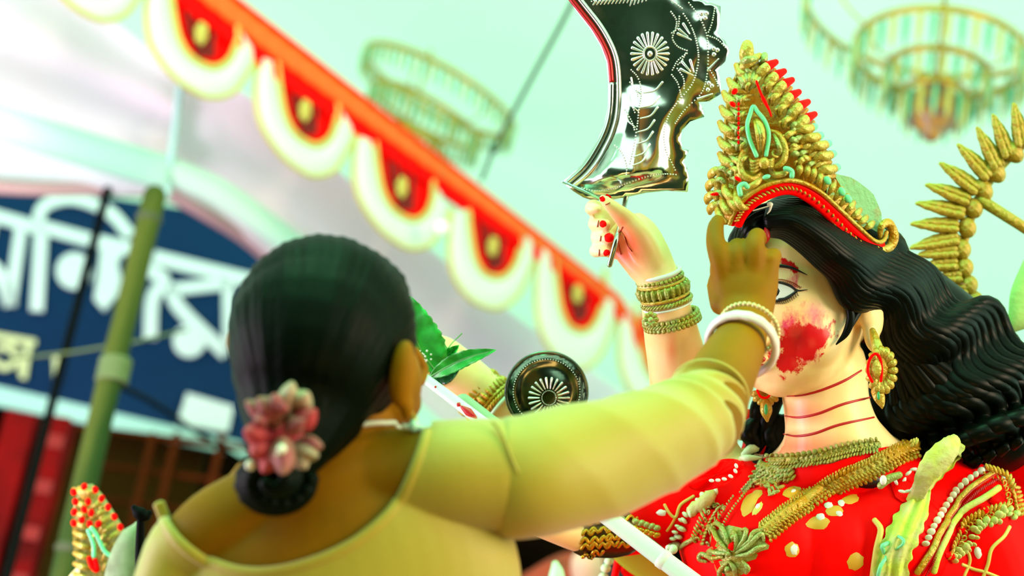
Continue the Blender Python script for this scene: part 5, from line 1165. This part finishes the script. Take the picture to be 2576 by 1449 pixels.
for (x, y) in [(186, 1238), (212, 1224), (190, 1262), (187, 1288), (186, 1316), (240, 1232), (256, 1254), (272, 1276), (288, 1300), (303, 1326), (222, 1262), (230, 1290), (212, 1282), (226, 1318), (248, 1318), (206, 1308)]:
    MB().pball(x, y, ND - .022, 8, 10, 6, rot=random.uniform(-.5, .5)).build('red_dot', M_red, CR2)
b = MB(); cp = catmull([(230, 1328), (245, 1350), (262, 1385), (280, 1400)], 5); b.tube([P(c[0], c[1], ND - .03) for c in cp], .003, n=8); cp = catmull([(222, 1335), (235, 1370), (236, 1400)], 5); b.tube([P(c[0], c[1], ND - .03) for c in cp], .003, n=8); b.build('jewel_rim', M_mint, CR2)
b = MB(); cp = catmull([(225, 1405), (232, 1425), (245, 1435), (240, 1410)], 5); b.tube([P(c[0], c[1], ND - .03) for c in cp], .004, n=8); b.build('red_curl', M_red, CR2)
B = MB(); q = P(262, 1560, ND + .08); B.ball(q, (.075, .10, .09), n=20, m_=12); B.tube([q, Vector((q.x, q.y, q.z - .2))], .045, n=14); B.tube([Vector((q.x, q.y, z_)) for z_ in (.62, 1.0, 1.3, q.z - .35, q.z - .22, q.z - .16)], [(.25, .2), (.22, .18), (.15, .12), (.17, .11), (.16, .09), (.05, .05)], n=24, ref=(0, -1, 0))
nb_ = remesh(B, .006, 3); nb_.materials.clear(); nb_.materials.append(M_clay); put(nb_, 'body', N2, center=False)
b = MB(); b.ptube([(345, 1320, 2.95, 8), (330, 1360, 2.95, 34), (315, 1449, 2.95, 52), (310, 1600, 2.95, 60)], n=16); b.build('veil', mat('grey_green_cloth', (.20, .27, .14), .8, var=(.12, .15, .07), vscale=30), N2)
B = MB(); B.ptube([(338, 1278, 2.3, 9), (350, 1290, 2.3, 17), (366, 1296, 2.3, 15), (376, 1290, 2.3, 7)], n=14); B.ptube([(354, 1300, 2.3, 9), (352, 1380, 2.3, 12), (350, 1520, 2.3, 12)], n=12)
tag(B.build('dark_finial', M_black), 'small black finial beside the blouse shoulder strap', 'finial')
# bottom striped pearl edge under the sleeve
EB = thing('pearl_edged_backdrop', 'pearl edged painted panel with blue, black and red shapes under the armlet', 'panel', P(1560, 1440, 2.85))
MB().plate([P(x, y, 2.86) for x, y in [(1535, 1385), (1575, 1400), (1640, 1440), (1720, 1480), (1720, 1560), (1510, 1560), (1515, 1430)]], .02, T).build('board', mat('blue_black', (.01, .05, .07), .5, var=(.03, .35, .36), vscale=14), EB, smooth=False)
for (x, y, r_) in [(1538, 1392, 13), (1532, 1412, 12), (1524, 1430, 13), (1518, 1452, 13)]: MB().pball(x, y, 2.83, r_, r_ * .9, n=12, m_=8).build('pearl', M_pale, EB)
MB().tube([P(x, y, 2.845) for x, y in [(1556, 1402), (1552, 1425), (1546, 1455)]], .005, n=8).build('red_stripe', M_red, EB)
MB().tube([P(x, y, 2.845) for x, y in [(1575, 1432), (1588, 1450), (1600, 1475)]], .009, n=8).build('red_stripe', M_red, EB)
tag(MB().ptube([(1520, 1372, 2.80, 10), (1600, 1410, 2.80, 34, 10), (1680, 1450, 2.80, 40, 10), (1760, 1510, 2.80, 40, 10)], n=14).build('olive_board', mat('olive_paint', (.30, .38, .01), .6)), 'olive yellow slanting strip below the dark armlet', 'strip')
# ============================================================ the woman in the yellow blouse
M_skin = mat('skin', (0.27, 0.105, 0.0006), 0.55, spec=.08, var=(0.19, 0.08, 0.0005), vscale=8, bump=.06, bscale=200)
M_blouse = mat('yellow_silk', (0.40, 0.285, 0.02), 0.5, spec=.3, sheen=.35, bump=.12, bscale=240)
M_hairw = mat('black_hair', (0.0010, 0.0035, 0.0012), 0.5, spec=.05, bump=.5, bscale=45, stretch=(1, 1, .12))
WM_ = thing('person', 'person with black hair bun in yellow blouse reaching up to the statue forehead', 'person', (P(860, 1500, 1.95).x, P(860, 1500, 1.95).y, .6))
B = MB()
B.pball(830, 850, 1.99, 205, 240, 230, n=30, m_=18); B.pball(945, 960, 2.02, 118, 135, 150, n=26, m_=16); B.pball(990, 1010, 2.04, 72, 66, 90, n=20, m_=12)
B.ptube([(1040, 880, 2.10, 14), (1062, 930, 2.125, 18), (1055, 960, 2.11, 16)], n=12)      # nose, turned away
B.ptube([(1045, 985, 2.10, 16), (1040, 1000, 2.095, 18)], n=12)
# right ear
B.pball(1012, 940, 1.915, 34, 88, 34, rot=.12, n=20, m_=14); B.pball(1024, 1020, 1.92, 19, 40, 18, n=14, m_=10); B.pball(585, 860, 1.97, 18, 42, 22, n=14, m_=10)
B.ptube([(890, 980, 2.00, 105), (880, 1060, 1.985, 108), (860, 1140, 1.97, 122), (830, 1220, 1.96, 180, 130)], n=30)
B.ptube([(470, 1385, 1.95, 88), (560, 1325, 1.945, 108), (700, 1270, 1.95, 118), (850, 1225, 1.955, 125), (1000, 1205, 1.95, 125), (1140, 1195, 1.94, 125), (1250, 1195, 1.945, 128)], n=30)
B.ptube([(830, 1240, 1.965, 300, 170), (850, 1340, 1.965, 395, 205), (870, 1500, 1.965, 430, 225), (880, 1700, 1.965, 380, 220), (885, 1950, 1.965, 320, 205), (890, 2150, 1.965, 350, 220)], n=44)
B.ptube([(455, 1400, 1.95, 82), (420, 1520, 1.95, 80), (400, 1750, 1.95, 70), (410, 2000, 1.93, 60), (420, 2150, 1.90, 50), (425, 2230, 1.89, 52, 26), (425, 2290, 1.89, 44, 22)], n=24)
for q in range(4): B.ptube([(395 + q * 22, 2280, 1.89, 14), (393 + q * 22, 2340, 1.885, 12), (395 + q * 21, 2385, 1.87, 10)], n=10)
B.ptube([(455, 2230, 1.88, 16), (480, 2270, 1.87, 13), (485, 2310, 1.865, 11)], n=10)
# reaching arm
B.ptube([(1200, 1200, 1.945, 115), (1350, 1192, 1.96, 118), (1500, 1157, 2.00, 112), (1640, 1120, 2.05, 102), (1740, 1080, 2.09, 98), (1790, 1020, 2.13, 94)], n=28)
B.ptube([(1775, 1070, 2.10, 92), (1795, 1000, 2.14, 90), (1825, 930, 2.20, 82), (1858, 868, 2.26, 69), (1872, 820, 2.30, 62, 50), (1878, 775, 2.325, 70, 46), (1876, 725, 2.335, 82, 44), (1872, 680, 2.345, 88, 40), (1868, 655, 2.35, 84, 36)], n=28)
B.ptube([(1822, 700, 2.335, 26), (1810, 650, 2.335, 27), (1800, 610, 2.345, 25), (1800, 575, 2.365, 22), (1806, 556, 2.385, 18)], n=16)   # index finger
B.ptube([(1850, 680, 2.335, 28), (1852, 636, 2.340, 26), (1856, 622, 2.37, 24), (1868, 640, 2.40, 21), (1878, 660, 2.40, 18)], n=16)
B.ptube([(1894, 680, 2.335, 28), (1899, 625, 2.335, 25), (1902, 598, 2.355, 23), (1908, 594, 2.385, 20), (1916, 604, 2.405, 15)], n=16)
B.ptube([(1925, 700, 2.335, 26), (1940, 655, 2.345, 24), (1946, 645, 2.37, 21), (1938, 668, 2.395, 18), (1930, 690, 2.40, 15)], n=16)
B.ptube([(1815, 765, 2.335, 30), (1806, 715, 2.355, 27), (1822, 670, 2.385, 23), (1850, 628, 2.405, 19), (1868, 612, 2.415, 15)], n=16)      # thumb
for q, x in enumerate((1812, 1852, 1896, 1936)): B.pball(x, 648 + (6 if q == 3 else 0), 2.335, 20, 16, 14, n=14, m_=10)
wbody = remesh(B, .0032, 5)
wbody.materials.clear(); wbody.materials.append(M_skin)
put(wbody, 'body', WM_, center=False); WB = bvh_of(wbody)
# lower body
g0 = P(888, 2100, 1.965)
M_saree = mat('yellow_saree', (0.58, 0.46, 0.06), .6)
MB().tube([Vector((g0.x, g0.y, z_)) for z_ in (.605, .8, 1.0, g0.z, g0.z + .14)], [(.26, .22), (.23, .19), (.21, .17), (.165, .115), (.14, .095)], n=40, ref=(0, -1, 0), wob=lambda u, th: 1 + .05 * math.sin(th * 12) * (1 - u)).build('saree_skirt', M_saree, WM_)
# hair
b = MB(); b.pball(812, 842, 1.975, 238, 254, 250, n=40, m_=26); b.ptube([(800, 800, 1.97, 190), (790, 860, 1.94, 220), (760, 1000, 1.925, 178), (730, 1100, 1.90, 125), (700, 1180, 1.885, 85)], n=34)
b.ptube([(890, 770, 1.99, 150), (900, 860, 1.98, 112), (870, 960, 1.95, 84), (840, 1040, 1.93, 84)], n=30); b.ptube([(880, 980, 1.94, 80), (820, 1070, 1.925, 80), (740, 1120, 1.90, 80)], n=24)
hm = remesh(b, .004, 12)
ha = coords(hm); hx, hy, hd = pix_np(ha); hn = normals(hm)   # combed strands toward the bun
ang = np.arctan2(hx - 700, -(hy - 1300)); ha2 = ha + hn * (np.sin(ang * 150 + 2 * np.sin(hy / 60)) * .0006 + np.sin(ang * 57) * .0005)[:, None]; hm.vertices.foreach_set('co', ha2.ravel()); hm.update()
hm.materials.clear(); hm.materials.append(M_hairw); put(hm, 'hair', WM_, center=False)
b = MB()
for k in range(16):
    a_ = k * .42; rr = 88 - k * 4.2; b.ptube([(692 + rr * math.cos(a_ + q * .5) * 1.05, 1205 + rr * .86 * math.sin(a_ + q * .5), 1.865 - .0022 * k, 19) for q in range(6)], n=10)
b.pball(692, 1205, 1.885, 98, 84, 80, n=24, m_=14); b.build('hair_bun', M_hairw, WM_)
# flower ornament
M_pet = mat('peach_petal', (0.40, 0.25, 0.16), .6, spec=.2, var=(0.30, 0.06, 0.07), vscale=18); M_petr = mat('crimson_petal', (0.36, 0.004, 0.02), .6, spec=.2, var=(0.44, 0.05, 0.06), vscale=16); M_petg = mat('grey_petal', (0.20, 0.22, 0.11), .6, var=(.42, .28, .18), vscale=18)
hfw = MB().pball(705, 1095, 1.84, 60, 70, 22, n=16, m_=10).build('hair_flower', M_petr, WM_)
def petal(x0, y0, x1, y1, w, m_, d=1.80, lift=.02, nm='petal'):
    L_ = math.hypot(x1 - x0, y1 - y0); ux, uy = (x1 - x0) / L_, (y1 - y0) / L_
    def fn(u, v):
        s_ = 2 * v - 1; ww = w * max(0.02, math.sin(math.pi * (u * .92 + .06))) ** .7; return P(x0 + ux * L_ * u - uy * ww * s_, y0 + uy * L_ * u + ux * ww * s_, d - lift * u + .022 * s_ * s_ - .010 * math.sin(u * 3))
    MB().grid(fn, 14, 8, thick=F * .003).build(nm, m_, hfw)
for a_ in [(700, 1070, 648, 1000, 34, M_pet, 1.80), (710, 1062, 735, 960, 30, M_petg, 1.81), (735, 1040, 775, 985, 34, M_petg, 1.81), (735, 1085, 795, 1030, 30, M_petr, 1.80), (715, 1085, 770, 1055, 24, M_pet, 1.795), (700, 1075, 618, 1008, 24, M_pet, 1.81), (690, 1100, 612, 1085, 36, M_petr, 1.80), (690, 1110, 630, 1145, 36, M_petr, 1.80), (712, 1100, 712, 1195, 36, M_pet, 1.785), (735, 1120, 800, 1150, 30, M_petg, 1.80), (745, 1110, 812, 1125, 22, M_pet, 1.805), (700, 1060, 690, 990, 30, M_pet, 1.795), (690, 1130, 660, 1190, 26, M_petr, 1.80), (740, 1130, 770, 1180, 24, M_petg, 1.805), (680, 1050, 640, 1060, 24, M_pet, 1.795), (705, 1045, 712, 1010, 20, M_pet, 1.79)]: petal(*a_)
M_prl = mat('pearl', (0.80, 0.78, 0.60), .12)
MB().pball(709, 1130, 1.765, 13, 13, 13).pball(700, 1142, 1.768, 7).build('pearl', M_prl, hfw); MB().pball(630, 1170, 1.80, 14).build('pearl', M_prl, hfw)
# blouse
bpoly = [(300, 1230), (395, 1266), (420, 1318), (470, 1375), (560, 1425), (650, 1442), (760, 1425), (880, 1375), (975, 1300), (1030, 1220), (1062, 1150), (1082, 1092), (1095, 1040), (1400, 900), (1500, 900), (1500, 2100), (300, 2100)]
def keep(x, y, d): 
    s = sdf_poly(x, y, bpoly); back = sdf_poly(x, y, [(300, 1250), (420, 1235), (620, 1500), (900, 1480), (1060, 1020), (1500, 900), (1500, 2100), (300, 2100)])
    s = np.where(d < 1.98, s, back); return np.where((y > 1700) & (x < 490), -1, s)
bl, bme = shell(wbody, keep, .006, M_blouse, 'blouse', WM_)
def slv(path, name, n=72):
    cp = catmull(path, 16); N = len(cp); rnd = random.Random(2)
    b = MB(); pts = [P(c[0], c[1], c[2]) for c in cp]
    def wob(u, th):
        fold = .020 * math.sin(u * 46 + 1.6 * math.sin(th) + th) * max(0, u - .35) * 2 + .030 * math.sin(u * 70 - 2.2 * math.cos(th - .6)) * math.exp(-((u - .80) / .16) ** 2)
        fold += .018 * math.sin(u * 30 + 2.5 * math.cos(th)) * math.exp(-((u - .12) / .12) ** 2) + .010 * math.sin(u * 17 + 3 * th)
        sm_ = lambda a, b_, x: min(1, max(0, (x - a) / (b_ - a)))
        fold += .026 * (1 - 2 * abs(math.sin(u * 24 + 1.5 * th)) ** .7) * sm_(.2, .6, u) * (1 - sm_(.93, 1, u)) + .014 * math.sin(u * 62 + 4 * th) * sm_(.55, .8, u) * (1 - sm_(.95, 1, u))
        return 1 + 1.9 * fold
    b.tube(pts, [(c[3] * c[2] / FP, c[3] * .92 * c[2] / FP) for c in cp], n=n, wob=wob, cap=False)
    # open ends: drop the two end caps
    b.f = b.f[:-2]; b.mi = b.mi[:-2]
    return b.build(name, M_blouse, WM_)
sv = slv([(1180, 1188, 1.94, 112), (1260, 1198, 1.945, 145), (1350, 1196, 1.95, 158), (1500, 1157, 1.99, 152), (1640, 1110, 2.04, 137), (1720, 1075, 2.08, 126), (1765, 1038, 2.11, 108), (1780, 1000, 2.135, 101), (1785, 988, 2.142, 99)], 'sleeve')
b = MB(); c = P(1785, 988, 2.142); ax = (P(1810, 935, 2.17) - P(1785, 1000, 2.13)).normalized(); s1 = ax.cross(T).normalized(); s2 = ax.cross(s1)
b.tube([c + (s1 * math.cos(q) + s2 * math.sin(q)) * (.0415) for q in np.linspace(0, 2 * math.pi, 49)[:-1]], .0022, n=8, closed=True, ref=ax); b.build('sleeve_hem', M_blouse, WM_)
b = MB(); cp = catmull([(1240, 1062), (1262, 1090), (1290, 1160), (1325, 1240), (1352, 1320)], 6); b.tube([P(c_[0], c_[1], 1.892 + abs(c_[1] - 1190) ** 2 * 1.3e-6) for c_ in cp], .0016, n=6); b.build('shoulder_seam', M_blouse, WM_)
b = MB(); cp = catmull([(400, 1268), (425, 1322), (475, 1378), (560, 1425), (650, 1442), (760, 1425), (880, 1375), (975, 1300), (1030, 1220), (1062, 1150), (1080, 1095)], 8)
pp = []
for c_ in cp:
    p_, n_ = shot(WB, c_[0], c_[1], .005, 1.95)
    if not pp or (p_ - pp[-1]).length < .04: pp.append(p_)
b.tube(pp, (.006, .003), n=8); b.build('neckline_piping', M_blouse, WM_)
# bangles
def ring_at(path_c, nxt, rpx, w, kind, m_, name, parent=WM_, d=None, flat=1.0):
    c = P(*path_c); ax = (P(*nxt) - c).normalized(); s1 = ax.cross(T).normalized(); s2 = ax.cross(s1); rr = rpx * path_c[2] / FP; b = MB()
    if kind == 'ring': b.tube([c + (s1 * math.cos(q) + s2 * math.sin(q) * flat) * rr for q in np.linspace(0, 2 * math.pi, 65)[:-1]], (w[0], w[1]), n=12, closed=True, ref=ax, wob=lambda u, th: 1 + .06 * math.sin(u * 2 * math.pi * 16))
    else:
        n_ = int(2 * math.pi * rr / (w * 1.8))
        for q in range(n_): a_ = 2 * math.pi * q / n_; b.ball(c + (s1 * math.cos(a_) + s2 * math.sin(a_) * flat) * rr, w, n=10, m_=7)
    return b.build(name, m_, parent)
M_shell = mat('white_shell', (0.74, 0.66, 0.62), .35, var=(.62, .5, .46), vscale=25)
ring_at((1866, 868, 2.262), (1884, 828, 2.29), 86, (.0045, .0075), 'ring', M_shell, 'shell_bangle', flat=1.05)
ring_at((1885, 826, 2.285), (1903, 786, 2.31), 74, .0030, 'beads', mat('pearl_gold', (0.66, 0.50, 0.22), .25, metal=.3), 'bead_bangle')
ring_at((1887, 822, 2.288), (1905, 782, 2.31), 73, (.0015, .0015), 'ring', M_gold, 'thin_bangle')
b = MB(); b.pball(1042, 1058, 1.93, 9, 14, 7).ptube([(1030, 1000, 1.935, 3), (1034, 1025, 1.932, 4), (1040, 1045, 1.93, 3)], n=8); b.build('earring', M_gold, WM_)
MB().pball(1042, 1072, 1.928, 15, 17, 14).build('earring_drop', mat('mint_pearl', (.45, .78, .58), .15), WM_)
b = MB(); pp = []
for k in range(44):
    t_ = k / 43; x = 812 + 250 * t_; y = 1100 - 30 * math.sin(math.pi * t_ * .9) - 6 * t_; p_, n_ = shot(WB, x, y, .003, 1.93); b.ball(p_, .0028, n=7, m_=5)
b.build('necklace', M_pearl, WM_, kind='stuff')
